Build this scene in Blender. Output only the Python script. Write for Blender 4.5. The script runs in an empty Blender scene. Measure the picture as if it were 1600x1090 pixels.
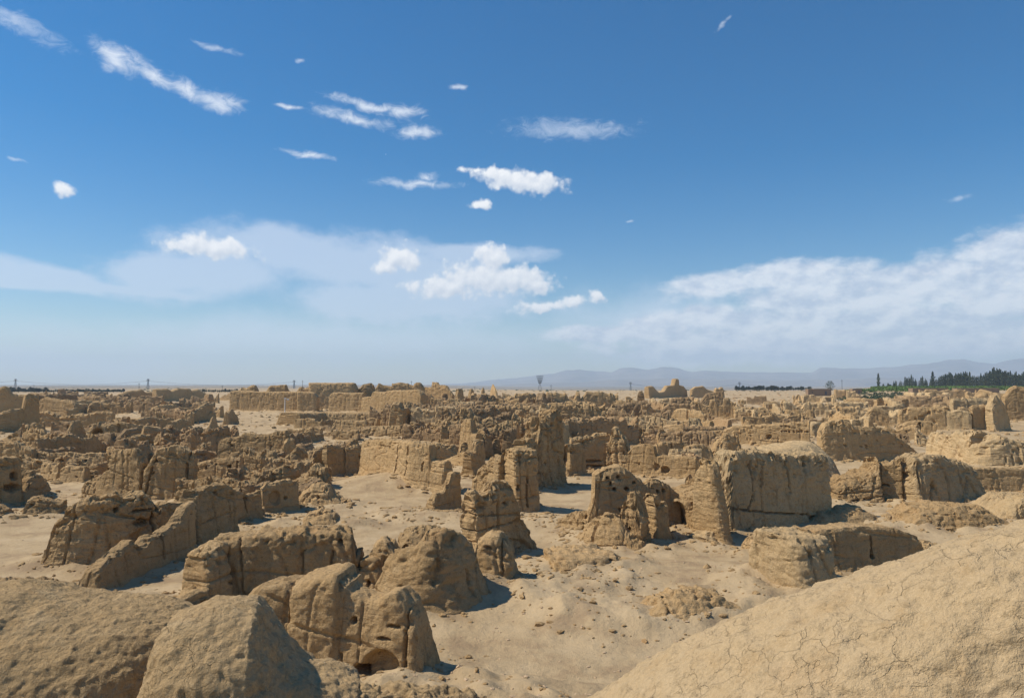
import bpy, math, random
import numpy as np
from mathutils import Vector
random.seed(7); rng = np.random.default_rng(7)
sc = bpy.context.scene; col = sc.collection
# ------------------------------------------------------------------ camera
F, PX, PY, HZ, CZ = 1155.0, 800.0, 545.0, 600.0, 9.0      # focal length in photo pixels, centre, horizon row, eye height
PITCH = math.atan((HZ - PY) / F)
cam = bpy.data.objects.new('camera', bpy.data.cameras.new('camera')); col.objects.link(cam)
cam.data.sensor_width = 36; cam.data.lens = 36 * F / 1600
cam.location = (0, 0, CZ); cam.rotation_euler = (math.radians(90) + PITCH, 0, 0)
cam.data.clip_start = 0.1; cam.data.clip_end = 60000
sc.camera = cam
# ------------------------------------------------------------------ light and exposure
SUN_AZ, SUN_EL = -86.0, 49.0                               # degrees right of the view direction, above the horizon
sv = Vector((math.sin(math.radians(SUN_AZ)) * math.cos(math.radians(SUN_EL)),
             math.cos(math.radians(SUN_AZ)) * math.cos(math.radians(SUN_EL)), math.sin(math.radians(SUN_EL))))
sd = bpy.data.lights.new('sun', 'SUN'); sd.energy = 5.0; sd.angle = math.radians(0.55); sd.color = (1, 0.90, 0.755)
so = bpy.data.objects.new('sun', sd); col.objects.link(so); so.rotation_euler = (-sv).to_track_quat('-Z', 'Y').to_euler()
so.location = sv * 200
sc.view_settings.view_transform = 'Standard'; sc.view_settings.look = 'None'
sc.view_settings.exposure = 0.08; sc.view_settings.gamma = 1
sc.cycles.volume_bounces = 1; sc.cycles.max_bounces = 5
HAZE_D, HAZE_TOP, HAZE_R = 1.1e-4, 620.0, 15500.0

def ray(px, py):
    r, u, f = px - PX, PY - py, F
    return Vector((r, f * math.cos(PITCH) - u * math.sin(PITCH), f * math.sin(PITCH) + u * math.cos(PITCH))).normalized()
def azel(px, py):
    d = ray(px, py); return math.degrees(math.atan2(d.x, d.y)), math.degrees(math.asin(d.z))

# ------------------------------------------------------------------ sky (Nishita + clouds by direction)
class NT:
    def __init__(s, t): s.t = t; s.n = t.nodes; s.l = t.links
    def new(s, ty, **k):
        n = s.n.new(ty)
        for a, b in k.items(): setattr(n, a, b)
        return n
    def put(s, sock, v):
        if isinstance(v, bpy.types.NodeSocket): s.l.new(v, sock)
        elif v is not None: sock.default_value = v
    def m(s, op, a, b=None, c=None, clamp=False):
        n = s.new('ShaderNodeMath', operation=op, use_clamp=clamp)
        s.put(n.inputs[0], a); s.put(n.inputs[1], b); s.put(n.inputs[2], c); return n.outputs[0]
    def v(s, op, a, b=None, c=None):
        n = s.new('ShaderNodeVectorMath', operation=op)
        s.put(n.inputs[0], a)
        if b is not None: s.put(n.inputs[3] if op == 'SCALE' else n.inputs[1], b)
        if c is not None: s.put(n.inputs[2], c)
        return n.outputs[1] if op in ('LENGTH', 'DISTANCE', 'DOT_PRODUCT') else n.outputs[0]
    def noise(s, vec, scale, detail=5, rough=.55, dist=0, lac=2.0):
        n = s.new('ShaderNodeTexNoise'); s.put(n.inputs['Vector'], vec)
        for k, x in (('Scale', scale), ('Detail', detail), ('Roughness', rough), ('Distortion', dist), ('Lacunarity', lac)): n.inputs[k].default_value = x
        return n.outputs['Fac']
    def ss(s, x, a, b, lo=0.0, hi=1.0):
        n = s.new('ShaderNodeMapRange', interpolation_type='SMOOTHSTEP'); s.put(n.inputs[0], x)
        for i, y in enumerate((a, b, lo, hi)): s.put(n.inputs[1 + i], y)
        return n.outputs[0]
    def mix(s, f, a, b, mode='MIX'):
        n = s.new('ShaderNodeMix', data_type='RGBA', blend_type=mode)
        s.put(n.inputs[0], f)
        for sock, x in ((n.inputs[6], a), (n.inputs[7], b)):
            s.put(sock, x if isinstance(x, bpy.types.NodeSocket) else (*x, 1)[:4])
        return n.outputs[2]
    def map(s, vec, loc=(0,0,0), rot=(0,0,0), scl=(1,1,1), ty='POINT'):
        n = s.new('ShaderNodeMapping', vector_type=ty); s.put(n.inputs[0], vec)
        n.inputs[1].default_value = loc; n.inputs[2].default_value = rot; n.inputs[3].default_value = scl
        return n.outputs[0]

world = bpy.data.worlds.new('World'); sc.world = world; world.use_nodes = True
w = NT(world.node_tree); w.n.clear()
sky = w.new('ShaderNodeTexSky', sky_type='NISHITA', sun_disc=False, sun_elevation=math.radians(SUN_EL),
            sun_rotation=math.radians(SUN_AZ % 360), altitude=400, air_density=1.0, dust_density=0.25, ozone_density=2.6)
tc = w.new('ShaderNodeTexCoord').outputs['Generated']
sp = w.new('ShaderNodeSeparateXYZ'); w.l.new(tc, sp.inputs[0])
D2 = 180 / math.pi
az = w.m('MULTIPLY', w.m('ARCTAN2', sp.outputs[0], sp.outputs[1]), D2)
el = w.m('MULTIPLY', w.m('ARCSINE', sp.outputs[2]), D2)
cb = w.new('ShaderNodeCombineXYZ'); w.l.new(az, cb.inputs[0]); w.l.new(el, cb.inputs[1]); ae = cb.outputs[0]
# warp the coordinates a little so that no blob reads as an ellipse
def warp(vec, scale, amp):
    n = w.new('ShaderNodeTexNoise'); w.put(n.inputs['Vector'], vec); n.inputs['Scale'].default_value = scale; n.inputs['Detail'].default_value = 2
    return w.v('ADD', vec, w.v('MULTIPLY', w.v('SUBTRACT', n.outputs['Color'], (.5, .5, .5)), (amp, amp * .6, 0)))
LAST = [None]
def blobs(vec, lst, grow=1.0):
    out = None
    for b in lst:
        cx, cy, rx, ry = b[0], b[1], b[2] * grow, b[3] * grow; rot = b[4] if len(b) > 4 else 0
        a, e = azel(cx, cy); a2 = azel(cx + 10, cy)[0]; e2 = azel(cx, cy - 10)[1]
        sx, sy = (a2 - a) / 10 * rx, (e2 - e) / 10 * ry
        if LAST[0] is not None: vec_ = w.v('MULTIPLY_ADD', LAST[0], (0, 0, 0), vec)      # keeps the node stack short: one blob after another
        else: vec_ = vec
        d = w.v('LENGTH', w.map(vec_, (a, e, 0), (0, 0, math.radians(-rot)), (sx, sy, 1), 'TEXTURE'))
        out = d if out is None else w.m('SMOOTH_MIN', out, d, .25)
        LAST[0] = out
    return w.m('SUBTRACT', 1.0, out)
CUM = [(322,386,74,17,2),(300,380,32,17),(350,388,34,14),(621,402,26,20),(600,418,24,11),(645,410,16,14),(700,448,66,19,-5),(745,436,60,25),(768,404,27,21),
       (800,437,62,22),(838,444,30,14),(852,478,50,9,-6),(898,471,26,9,-14),(931,462,11,14,-60),(101,297,19,12),(812,283,66,17,6),(838,287,40,15),(770,272,42,11,4),(742,266,20,7),(752,319,21,8,-3)]
WSP = [(185,92,50,24,22),(240,116,48,17,22),(290,140,46,20,14),(340,158,46,19,6),(550,186,70,13,7),(580,165,80,10,7),(630,177,36,13),(650,207,40,11,-3),(480,243,46,7,5),
       (655,287,72,9,0),(665,275,18,10),(452,166,30,4,5),(717,134,14,7),(600,240,1,1)]
VEIL = [(60,425,240,28,8),(300,425,170,40),(450,395,200,40,3),(600,420,220,48,4),(740,400,140,22),(640,470,230,40),(150,445,260,12)]
BIG = [(1480,440,190,38,-4),(1570,392,90,42,-15),(1300,455,180,42,-2),(1120,445,80,20,-8),(1230,425,130,22,-3),(1080,505,150,22,-6),(1380,500,260,36,-2),(1540,480,140,30,-8),(960,520,110,14,-4),(1250,530,330,34,-2),(1500,520,240,36),(1680,430,160,80,0)]
FNT = [(30,38,80,16,15),(895,203,95,16,2),(340,74,34,6,5),(468,95,8,4),(1133,38,12,4,-45),(980,348,8,2),(30,250,9,3),(1497,312,20,6)]
LOW = [(500,530,620,50),(1250,550,520,34),(100,560,400,40),(1000,500,200,60)]
aeh = w.map(ae, scl=(1, 1.7, 1))
nf = w.noise(ae, 1.1, 5, .56); nfs = w.noise(w.map(aeh, rot=(0,0,math.radians(18))), .9, 6, .66, 1.0)
nb = w.noise(aeh, .32, 7, .6); 
def cum(vec):
    wv = warp(vec, .9, .9); pu = w.new('ShaderNodeTexVoronoi', feature='SMOOTH_F1'); w.put(pu.inputs['Vector'], warp(vec, 1.5, .7)); pu.inputs['Scale'].default_value = 1.15
    pu2 = w.new('ShaderNodeTexVoronoi', feature='SMOOTH_F1'); w.put(pu2.inputs['Vector'], warp(vec, 3, .3)); pu2.inputs['Scale'].default_value = 3.0
    return w.m('ADD', w.m('ADD', blobs(wv, CUM, 1.25), w.m('MULTIPLY', w.m('SUBTRACT', w.noise(vec, 1.3, 4, .5), .5), .9)), w.m('ADD', w.m('MULTIPLY', w.m('SUBTRACT', .5, pu.outputs['Distance']), .7), w.m('MULTIPLY', w.m('SUBTRACT', .45, pu2.outputs['Distance']), .35)))
f1 = cum(ae); f1u = cum(w.v('ADD', ae, (-.22, .42, 0)))
a1 = w.ss(f1, .05, .62)
f2 = w.m('ADD', blobs(warp(ae, .5, 1.6), WSP, 1.15), w.m('MULTIPLY', w.m('SUBTRACT', nfs, .5), 1.5))
a2 = w.m('MULTIPLY', w.ss(f2, .0, 1.25), .92)
f3 = w.m('ADD', blobs(warp(ae, .12, 5), VEIL), w.m('MULTIPLY', w.m('SUBTRACT', nb, .5), 1.2))
a3 = w.m('MULTIPLY', w.ss(f3, -.1, .5), .62)
f4 = w.m('ADD', blobs(warp(ae, .25, 3), BIG, 1.2), w.m('MULTIPLY', w.m('SUBTRACT', nb, .5), 1.3))
a4 = w.m('MULTIPLY', w.ss(f4, -.1, .45), .85)
e4 = w.m('MULTIPLY', w.ss(w.noise(aeh, .9, 5, .62), .5, .72), w.ss(f4, .05, .5))       # bright puffs within the big bank
a5 = w.m('MULTIPLY', w.ss(w.m('ADD', blobs(warp(ae, .1, 6), LOW), w.m('MULTIPLY', w.m('SUBTRACT', nb, .5), .9)), -.1, .9), .55)
# relief: same noise sampled a little lower, so tops read bright and bases grey
c1 = w.mix(w.m('ADD', .62, w.m('MULTIPLY', w.m('SUBTRACT', f1, f1u), .62), clamp=True), (.50, .58, .71), (.97, .98, 1.0))
nb_s = w.noise(w.v('ADD', aeh, (.5, -.9, 0)), .32, 4, .6)
c4 = w.mix(w.m('ADD', .56, w.m('MULTIPLY', w.m('SUBTRACT', nb, nb_s), 4.5), clamp=True), (.55, .64, .79), (.88, .92, .98))
hs = w.new('ShaderNodeHueSaturation'); w.put(hs.inputs['Color'], sky.outputs[0]); hs.inputs['Saturation'].default_value = 1.55; hs.inputs['Hue'].default_value = .499
SKY = .104
c = w.v('SCALE', hs.outputs[0], SKY)
c = w.mix(a5, c, (.74, .83, .98)); c = w.mix(a3, c, (.68, .77, .92)); c = w.mix(a4, c, c4); c = w.mix(w.m('MULTIPLY', e4, .55), c, (.86, .89, .95))
c = w.mix(w.m('MULTIPLY', w.ss(w.m('ADD', blobs(warp(ae, .5, 1.6), FNT), w.m('MULTIPLY', w.m('SUBTRACT', nfs, .5), 2.4)), -.3, 1.2), .5), c, (.74, .82, .95)); c = w.mix(a2, c, (.80, .86, .96)); c = w.mix(w.m('MULTIPLY', a1, .95), c, c1)
bg = w.new('ShaderNodeBackground'); w.put(bg.inputs[0], c); bg.inputs[1].default_value = 1
wo = w.new('ShaderNodeOutputWorld'); w.l.new(bg.outputs[0], wo.inputs[0])

# ------------------------------------------------------------------ numpy noise
PERM = np.random.default_rng(3).permutation(256).astype(np.int64); PERM = np.concatenate([PERM, PERM, PERM])
G3 = np.random.default_rng(5).normal(size=(256, 3)); G3 /= np.linalg.norm(G3, axis=1)[:, None]
def perlin(P):
    I = np.floor(P).astype(np.int64); f = P - I; I &= 255; u = f * f * f * (f * (f * 6 - 15) + 10); out = 0
    for dx in (0, 1):
        a = PERM[I[:, 0] + dx]; wx = u[:, 0] if dx else 1 - u[:, 0]
        for dy in (0, 1):
            b = PERM[a + I[:, 1] + dy]; wy = (u[:, 1] if dy else 1 - u[:, 1]) * wx
            for dz in (0, 1):
                g = G3[PERM[b + I[:, 2] + dz] & 255]
                out = out + (u[:, 2] if dz else 1 - u[:, 2]) * wy * ((f[:, 0] - dx) * g[:, 0] + (f[:, 1] - dy) * g[:, 1] + (f[:, 2] - dz) * g[:, 2])
    return out * 1.6
def fbm(P, o=3, r=.5):
    s, a, t = 0, 1.0, 0
    for i in range(o):
        s = s + a * perlin(P * 2.0 ** i + 17.3 * i); t += a; a *= r
    return s / t
def sstep(x, a, b):
    t = np.clip((x - a) / (b - a), 0, 1); return t * t * (3 - 2 * t)
def worley(P):
    I = np.floor(P).astype(np.int64); f1 = np.full(len(P), 9.0); f2 = f1.copy()
    for dx in (-1, 0, 1):
        for dy in (-1, 0, 1):
            for dz in (-1, 0, 1):
                C = I + (dx, dy, dz); h = PERM[(PERM[(PERM[C[:, 0] & 255] + C[:, 1]) & 255] + C[:, 2]) & 255]
                q = C + (G3[h] * .5 + .5); d = np.sqrt(((P - q) ** 2).sum(1))
                f2 = np.minimum(f2, np.maximum(f1, d)); f1 = np.minimum(f1, d)
    return f1, f2

# ------------------------------------------------------------------ ground height
RISES = []      # x, y, radius x, radius y, height
def ground_base(x, y):
    x = np.asarray(x, float); y = np.asarray(y, float); D = np.hypot(x, y); z = np.zeros_like(D)
    A = np.degrees(np.arctan2(x, y))
    z = z + 4.5 * sstep(D, 560, 850) * sstep(A, 22, 27) * (1 - sstep(D, 1500, 3000))
    z = z - 14 * sstep(D, 1000, 2600) * sstep(A, -6, 2)
    for (cx, cy, rx, ry, h) in RISES:
        z = z + h * np.exp(-((x - cx) / rx) ** 2 - ((y - cy) / ry) ** 2)
    return z
def gpt(px, py, z=None):
    d = ray(px, py); t = (0 - CZ) / min(d.z, -1e-4)
    for _ in range(12):
        g = float(ground_base(d.x * t, d.y * t)) if z is None else z
        t = .5 * t + .5 * (g - CZ) / min(d.z, -1e-4)
    return np.array([d.x * t, d.y * t])
def at_dist(px, D, z=0.0):
    d = ray(px, HZ); return np.array([d.x / d.y * D, D])
for px, py, rx, ry, h in ((600,762,5,4,1.1),(770,935,3.5,2.2,.55),(1080,905,7,4,.45),(880,965,2.2,1.2,.28),(1020,985,4,1.5,.3),(530,700,10,6,.6),(1250,690,10,9,1.2)):
    q = gpt(px, py, 0); RISES.append((q[0], q[1], rx, ry, h))

# ------------------------------------------------------------------ object bookkeeping
def tag(o, label=None, cat=None, group=None, kind=None):
    if label: o['label'] = label
    if cat: o['category'] = cat
    if group: o['group'] = group
    if kind: o['kind'] = kind
    return o
def mesh(name, V, Q, mat, parent=None, smooth=True, tris=None):
    V = np.asarray(V, np.float32); me = bpy.data.meshes.new(name)
    Q = np.asarray(Q, np.int32).reshape(-1, 4) if len(Q) else np.zeros((0, 4), np.int32)
    T = np.asarray(tris, np.int32).reshape(-1, 3) if tris is not None and len(tris) else np.zeros((0, 3), np.int32)
    me.vertices.add(len(V)); me.vertices.foreach_set('co', V.ravel())
    nl = Q.size + T.size; me.loops.add(nl); me.loops.foreach_set('vertex_index', np.concatenate([Q.ravel(), T.ravel()]))
    nq, ntr = len(Q), len(T); me.polygons.add(nq + ntr)
    me.polygons.foreach_set('loop_start', np.concatenate([np.arange(nq) * 4, nq * 4 + np.arange(ntr) * 3]).astype(np.int32))
    me.polygons.foreach_set('loop_total', np.concatenate([np.full(nq, 4), np.full(ntr, 3)]).astype(np.int32))
    me.polygons.foreach_set('use_smooth', np.full(nq + ntr, smooth)); me.update(calc_edges=True); me.validate()
    if mat: me.materials.append(mat)
    o = bpy.data.objects.new(name, me); col.objects.link(o)
    if parent: o.parent = parent
    return o
class MB:
    def __init__(s): s.V = []; s.Q = []; s.T = []
    def box(s, c, d, rz=0):
        c = np.array(c, float); hx, hy, hz = np.array(d) / 2; n = len(s.V); ca, sa = math.cos(rz), math.sin(rz)
        for z in (-hz, hz):
            for x, y in ((-hx, -hy), (hx, -hy), (hx, hy), (-hx, hy)): s.V.append((c[0] + x * ca - y * sa, c[1] + x * sa + y * ca, c[2] + z))
        s.Q += [(n, n+3, n+2, n+1), (n+4, n+5, n+6, n+7), (n, n+1, n+5, n+4), (n+1, n+2, n+6, n+5), (n+2, n+3, n+7, n+6), (n+3, n, n+4, n+7)]
    def bar(s, a, b, r, r2=None, k=4):
        a = Vector(a); b = Vector(b); d = (b - a).normalized(); u = d.orthogonal().normalized(); v = d.cross(u); n = len(s.V)
        for p, q in ((a, r), (b, r if r2 is None else r2)):
            for i in range(k):
                t = 2 * math.pi * i / k; s.V.append(tuple(p + (u * math.cos(t) + v * math.sin(t)) * q))
        for i in range(k): s.Q.append((n + i, n + (i + 1) % k, n + k + (i + 1) % k, n + k + i))
    def build(s, name, mat, parent=None, smooth=False): return mesh(name, s.V, s.Q, mat, parent, smooth, s.T)
# ------------------------------------------------------------------ materials
def earth(name, base, alt, light, strata=.5, bump=1.0, crack=.5, rough_scale=1.0, ground=False, pits=.35):
    m = bpy.data.materials.new(name); m.use_nodes = True; t = NT(m.node_tree); t.n.clear()
    pos = t.new('ShaderNodeNewGeometry').outputs['Position']
    big = t.noise(pos, .16, 4, .6); mid = t.noise(pos, 1.1, 6, .6); fine = t.noise(pos, 9 * rough_scale, 8, .68)
    col_ = t.mix(t.ss(big, .35, .68), base, alt)
    col_ = t.mix(t.m('MULTIPLY', t.ss(mid, .48, .72), .6), col_, light)
    # laid courses of earth: bands that run level, broken up sideways
    lay = t.noise(t.map(pos, scl=(.35, .35, 4.2)), 1.0, 6, .62, .4)
    if strata: col_ = t.mix(t.m('MULTIPLY', t.ss(lay, .5, .64), strata * .55), col_, tuple(x * .66 for x in base))
    if not ground:
        run = t.noise(t.map(pos, scl=(2.6, 2.6, .22)), 1.0, 5, .6)            # rain runs down the faces
        col_ = t.mix(t.m('MULTIPLY', t.ss(run, .52, .70), .32), col_, (alt[0] * .78, alt[1] * .68, alt[2] * .55))
        st = t.noise(pos, .55, 3, .5)
        col_ = t.mix(t.m('MULTIPLY', t.ss(st, .60, .78), .35), col_, (base[0] * 1.05, base[1] * .82, base[2] * .6))
    col_ = t.mix(t.m('MULTIPLY', t.ss(fine, .50, .70), .55), col_, tuple(x * .48 for x in base))
    col_ = t.mix(t.m('MULTIPLY', t.ss(t.noise(pos, 2.7, 8, .7), .54, .70), .45), col_, tuple(x * .6 for x in base))
    grit = t.noise(pos, 34 * rough_scale, 4, .7)
    col_ = t.mix(t.m('MULTIPLY', t.ss(grit, .46, .72), .34), col_, tuple(min(1, x * 1.35) for x in light))
    oi = t.new('ShaderNodeObjectInfo').outputs['Random']
    hs = t.new('ShaderNodeHueSaturation'); t.put(hs.inputs['Color'], col_)
    t.put(hs.inputs['Value'], t.ss(oi, 0, 1, .90, 1.08) if not ground else 1.0); t.put(hs.inputs['Saturation'], 1.0)
    # drying cracks
    wp = t.new('ShaderNodeTexNoise'); t.put(wp.inputs['Vector'], pos); wp.inputs['Scale'].default_value = 2.2; wp.inputs['Detail'].default_value = 5
    wpos = t.v('ADD', pos, t.v('SCALE', t.v('SUBTRACT', wp.outputs['Color'], (.5, .5, .5)), .9))
    vo = t.new('ShaderNodeTexVoronoi', feature='DISTANCE_TO_EDGE'); t.put(vo.inputs['Vector'], t.map(wpos, scl=(1, 1, 1))); vo.inputs['Scale'].default_value = 1.9 if not ground else 1.2
    gate = t.ss(t.noise(pos, .8, 3, .5), .44, .62)
    ck = t.m('MULTIPLY', t.ss(vo.outputs['Distance'], .0, .02, 1, 0), gate)
    m3 = t.noise(pos, 3.2, 7, .68)
    h = t.m('ADD', t.m('MULTIPLY', fine, .9), t.m('ADD', t.m('MULTIPLY', mid, .8), t.m('MULTIPLY', m3, 1.3 if not ground else .4)))
    if not ground: h = t.m('ADD', h, t.m('MULTIPLY', run, .9))
    h = t.m('ADD', h, t.m('MULTIPLY', grit, .22))
    h = t.m('SUBTRACT', h, t.m('MULTIPLY', ck, crack))
    if strata: h = t.m('ADD', h, t.m('MULTIPLY', t.ss(lay, .42, .6), -.5 * strata))
    pit = t.new('ShaderNodeTexVoronoi'); t.put(pit.inputs['Vector'], wpos); pit.inputs['Scale'].default_value = 6.5 * rough_scale
    h = t.m('SUBTRACT', h, t.m('MULTIPLY', t.m('MULTIPLY', t.ss(pit.outputs['Distance'], .10, .30, 1, 0), t.ss(mid, .5, .62)), pits))
    bp = t.new('ShaderNodeBump'); bp.inputs['Strength'].default_value = 1.0; bp.inputs['Distance'].default_value = .10 * bump; t.put(bp.inputs['Height'], h)
    pb = t.new('ShaderNodeBsdfPrincipled'); t.put(pb.inputs['Base Color'], hs.outputs[0]); pb.inputs['Roughness'].default_value = .95
    pb.inputs['Specular IOR Level'].default_value = .12; t.put(pb.inputs['Normal'], bp.outputs[0])
    o = t.new('ShaderNodeOutputMaterial'); t.l.new(pb.outputs[0], o.inputs[0]); return m
def plain(name, c, rough=.6, metal=0, var=.25, scale=3.0):
    m = bpy.data.materials.new(name); m.use_nodes = True; t = NT(m.node_tree); t.n.clear()
    pos = t.new('ShaderNodeNewGeometry').outputs['Position']; n = t.noise(pos, scale, 5, .6)
    cc = t.mix(t.ss(n, .3, .7), tuple(x * (1 - var) for x in c), tuple(min(1, x * (1 + var)) for x in c))
    pb = t.new('ShaderNodeBsdfPrincipled'); t.put(pb.inputs['Base Color'], cc); pb.inputs['Roughness'].default_value = rough; pb.inputs['Metallic'].default_value = metal
    pb.inputs['Specular IOR Level'].default_value = .2
    o = t.new('ShaderNodeOutputMaterial'); t.l.new(pb.outputs[0], o.inputs[0]); return m
MUD = earth('sunbaked_earth', (.405, .268, .128), (.455, .31, .155), (.525, .38, .21), .35, .9, .3)
MUDR = earth('reddish_earth', (.36, .238, .122), (.41, .27, .14), (.43, .305, .175), .35, .9, .3)
DUSK = earth('weathered_brown_earth', (.30, .20, .105), (.345, .235, .125), (.42, .30, .175), .3, .9, .3)
PALE = earth('pale_plaster_earth', (.46, .325, .17), (.49, .355, .19), (.53, .40, .235), .08, .7, .35)
DOME = earth('dried_mud_plaster', (.49, .36, .20), (.52, .385, .22), (.55, .42, .255), .05, .7, .22, .8, pits=.1)
LUMP = earth('crusted_grey_earth', (.45, .31, .155), (.49, .345, .18), (.55, .41, .235), .1, .9, .3, .9, pits=0)
SANDY = earth('trodden_sand', (.475, .345, .215), (.51, .375, .24), (.56, .42, .275), .0, .55, .15, .8, ground=True)
LEAF = plain('poplar_leaves', (.040, .062, .026), .7, 0, .5, .8)
LEAFG = plain('vine_leaves', (.085, .15, .025), .7, 0, .4, .5)
BARK = plain('bark', (.12, .09, .06), .9)
STEEL = plain('galvanised_steel', (.22, .24, .26), .5, .3)
DARKS = plain('dark_steel', (.10, .11, .13), .5, .3)
WHITE = plain('white_paint', (.75, .74, .70), .5, 0, .05)
BRICK = earth('red_farm_brick', (.27, .18, .115), (.30, .205, .13), (.33, .235, .16), .3, .6, .1)

# ------------------------------------------------------------------ eroded wall builder
FEET = []      # ground lines of everything that stands, for the talus of the terrain
RES = 1600 / 1024 * 1.35
def resample(P, n):
    P = np.asarray(P, float); L = np.concatenate([[0], np.cumsum(np.linalg.norm(np.diff(P, axis=0), axis=1))])
    s = np.linspace(0, L[-1], n); return np.stack([np.interp(s, L, P[:, 0]), np.interp(s, L, P[:, 1])], 1), s
def erode(name, path, sz, th, z0=-.5, p=7, pe=10, batter=.18, rough=1.0, ragged=.22, flare=.28, holes=(), cracks=(), res=.1, mat=None, seed=0,
          crust=0, cap=110000, strata=1.0, wig=.12, gully=1.0, chips=1.0):
    """path: centre line on the ground, sz: (distance along path, top height) pairs, th: thickness."""
    path = np.asarray(path, float)
    if p > 3.3: p *= 1.9
    if mat is PALE: strata *= .4
    L = np.linalg.norm(np.diff(path, axis=0), axis=1).sum()
    z0s = float(ground_base(*path.mean(0))) - .5
    Hmax = max(q[1] for q in sz) - z0s
    per = 2 * Hmax + th
    res = max(res, .018, math.sqrt(L * per / cap))
    ns = max(8, int(L / res)) ; nz = max(5, int(Hmax / res)); nt = max(4, int(th / res))
    C, s = resample(path, ns * 2 + 1)
    # soften corners
    k = max(1, int(.5 * min(th, 2) / (L / (ns * 2))));
    if len(path) > 2 and k > 1:
        ker = np.ones(2 * k + 1) / (2 * k + 1); Cp = np.pad(C, ((k, k), (0, 0)), mode='reflect', reflect_type='odd')
        C = np.stack([np.convolve(Cp[:, i], ker, 'valid') for i in (0, 1)], 1)
    T = np.gradient(C, axis=0); T /= np.linalg.norm(T, axis=1)[:, None] + 1e-9; N = np.stack([T[:, 1], -T[:, 0]], 1)
    # parameter along: pack samples at both ends
    q = np.linspace(-1, 1, ns); e = max(3, int(.4 * th / res))
    phi = np.linspace(0, 1, e + 1)[:-1]
    endq = 1 - (min(.5, .5 * th / L)) * (1 - np.sin(phi * math.pi / 2)) ** 1.6
    q = np.unique(np.concatenate([q[np.abs(q) < endq[0]], endq, -endq, [1, -1]]))
    ns = len(q); u = (q + 1) / 2 * L
    cx = np.interp(u, s, C[:, 0]); cy = np.interp(u, s, C[:, 1]); nx = np.interp(u, s, N[:, 0]); ny = np.interp(u, s, N[:, 1])
    Z = np.array(sorted(sz)); H = np.interp(u, Z[:, 0], Z[:, 1])
    s3 = np.stack([u, np.full(ns, seed * 7.1), np.zeros(ns)], 1)
    hh = H - z0s
    rg = ragged * np.clip(hh / 3, .25, 1.2)
    blk = fbm(s3 / 1.1 + 3, 1); blk = np.round(blk * 4) / 4
    H = H + rg * (.75 * fbm(s3 / .8, 4, .62) + .7 * blk * (perlin(s3 / 3.1 + 9) > -.1)) + .03
    H -= rg * 1.5 * sstep(perlin(s3 / 1.5 + 40), .22, .34) * (.5 + .5 * perlin(s3 / 4 + 2)); H += rg * (.8 if res < .22 else 0) * (np.abs(perlin(s3 / .45 + 21)) - .25)
    # end taper: thickness closes, over a distance of about half the thickness
    dq = np.minimum(u, L - u) / (th * .5); cend = np.where(dq < 1, (1 - (1 - np.clip(dq, 0, 1)) ** pe) ** (1 / pe), 1)
    cend = np.maximum(cend, .02)
    tt = np.linspace(0, .5 ** (1 / p), nz + 1)[:-1]
    xs = np.linspace(-1, 1, nt + 1) * .5 ** (1 / p)
    zz = np.concatenate([tt, (1 - np.abs(xs) ** p) ** (1 / p), tt[::-1]])
    xx = np.concatenate([-(1 - tt ** p) ** (1 / p), xs, (1 - tt[::-1] ** p) ** (1 / p)])
    m = len(zz); zf = zz[None, :]
    g0 = ground_base(cx, cy) - .5
    zw = g0[:, None] + zf * (H - g0)[:, None]
    above = zw - (g0[:, None] + .5)
    wdt = th / 2 * cend[:, None] * (1 + batter * (1 - 2 * zf)) + flare * np.exp(-np.clip(above, 0, 9) / .45) * cend[:, None]
    wob = wig * fbm(np.stack([u / 2.5, np.full(ns, seed * 3.3), np.zeros(ns)], 1), 2)
    off = xx[None, :] * wdt + wob[:, None]
    X = cx[:, None] + nx[:, None] * off; Y = cy[:, None] + ny[:, None] * off
    # near the ends push along the path as well so that end faces are not razor flat
    P = np.stack([X, Y, zw], 2)
    gu = np.gradient(P, axis=0); gv = np.gradient(P, axis=1); nr = np.cross(gv, gu); nr /= np.linalg.norm(nr, axis=2)[:, :, None] + 1e-9
    Pf = P.reshape(-1, 3); nf_ = nr.reshape(-1, 3)
    if nf_.reshape(ns, m, 3)[ns // 2, len(tt) + nt // 2, 2] < 0: nf_ = -nf_
    n2 = nf_.copy()
    fade = np.clip(th / 1.4, .35, 1) * rough
    vert = sstep(1 - np.abs(nf_[:, 2]), .3, .8); ztop = np.tile(zf.ravel(), ns); edge = sstep(ztop, .62, .95) * max(.12, min(1, chips))
    d = (.10 + .08 * (1 - vert) + .06 * edge) * fbm(Pf / 1.9 + seed, 3) + (.045 + .10 * edge) * fbm(Pf / .55, 3, .6)
    chip = fbm(Pf / (.7, .7, .4) + 50, 3, .6); d -= chips * (.03 + .10 * edge) * sstep(chip, .14, .24)          # spalled pieces
    if res < .25: d -= chips * (.012 + .03 * edge) * (1 - 2 * np.abs(fbm(Pf / .22 + 33, 2)))
    blk2 = np.round(fbm(Pf / (1.6, 1.6, .8) + 90, 2) * 5) / 5; d += .045 * blk2 * chips
    if res < .2: d += .035 * fbm(Pf / .16, 2)
    d += .035 * strata * fbm(Pf * (.22, .22, 2.4) + 5, 3, .6)
    gl = 1 - np.abs(perlin(Pf * (1.0, 1.0, .10) + 31)); d -= .10 * gully * sstep(gl, .90, .99) * (np.abs(nf_[:, 2]) < .6)
    lg = 1 - np.abs(perlin(Pf * (.16, .16, .9) + 77)); d -= .09 * strata * sstep(lg, .93, .985) * (np.abs(nf_[:, 2]) < .6)
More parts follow.
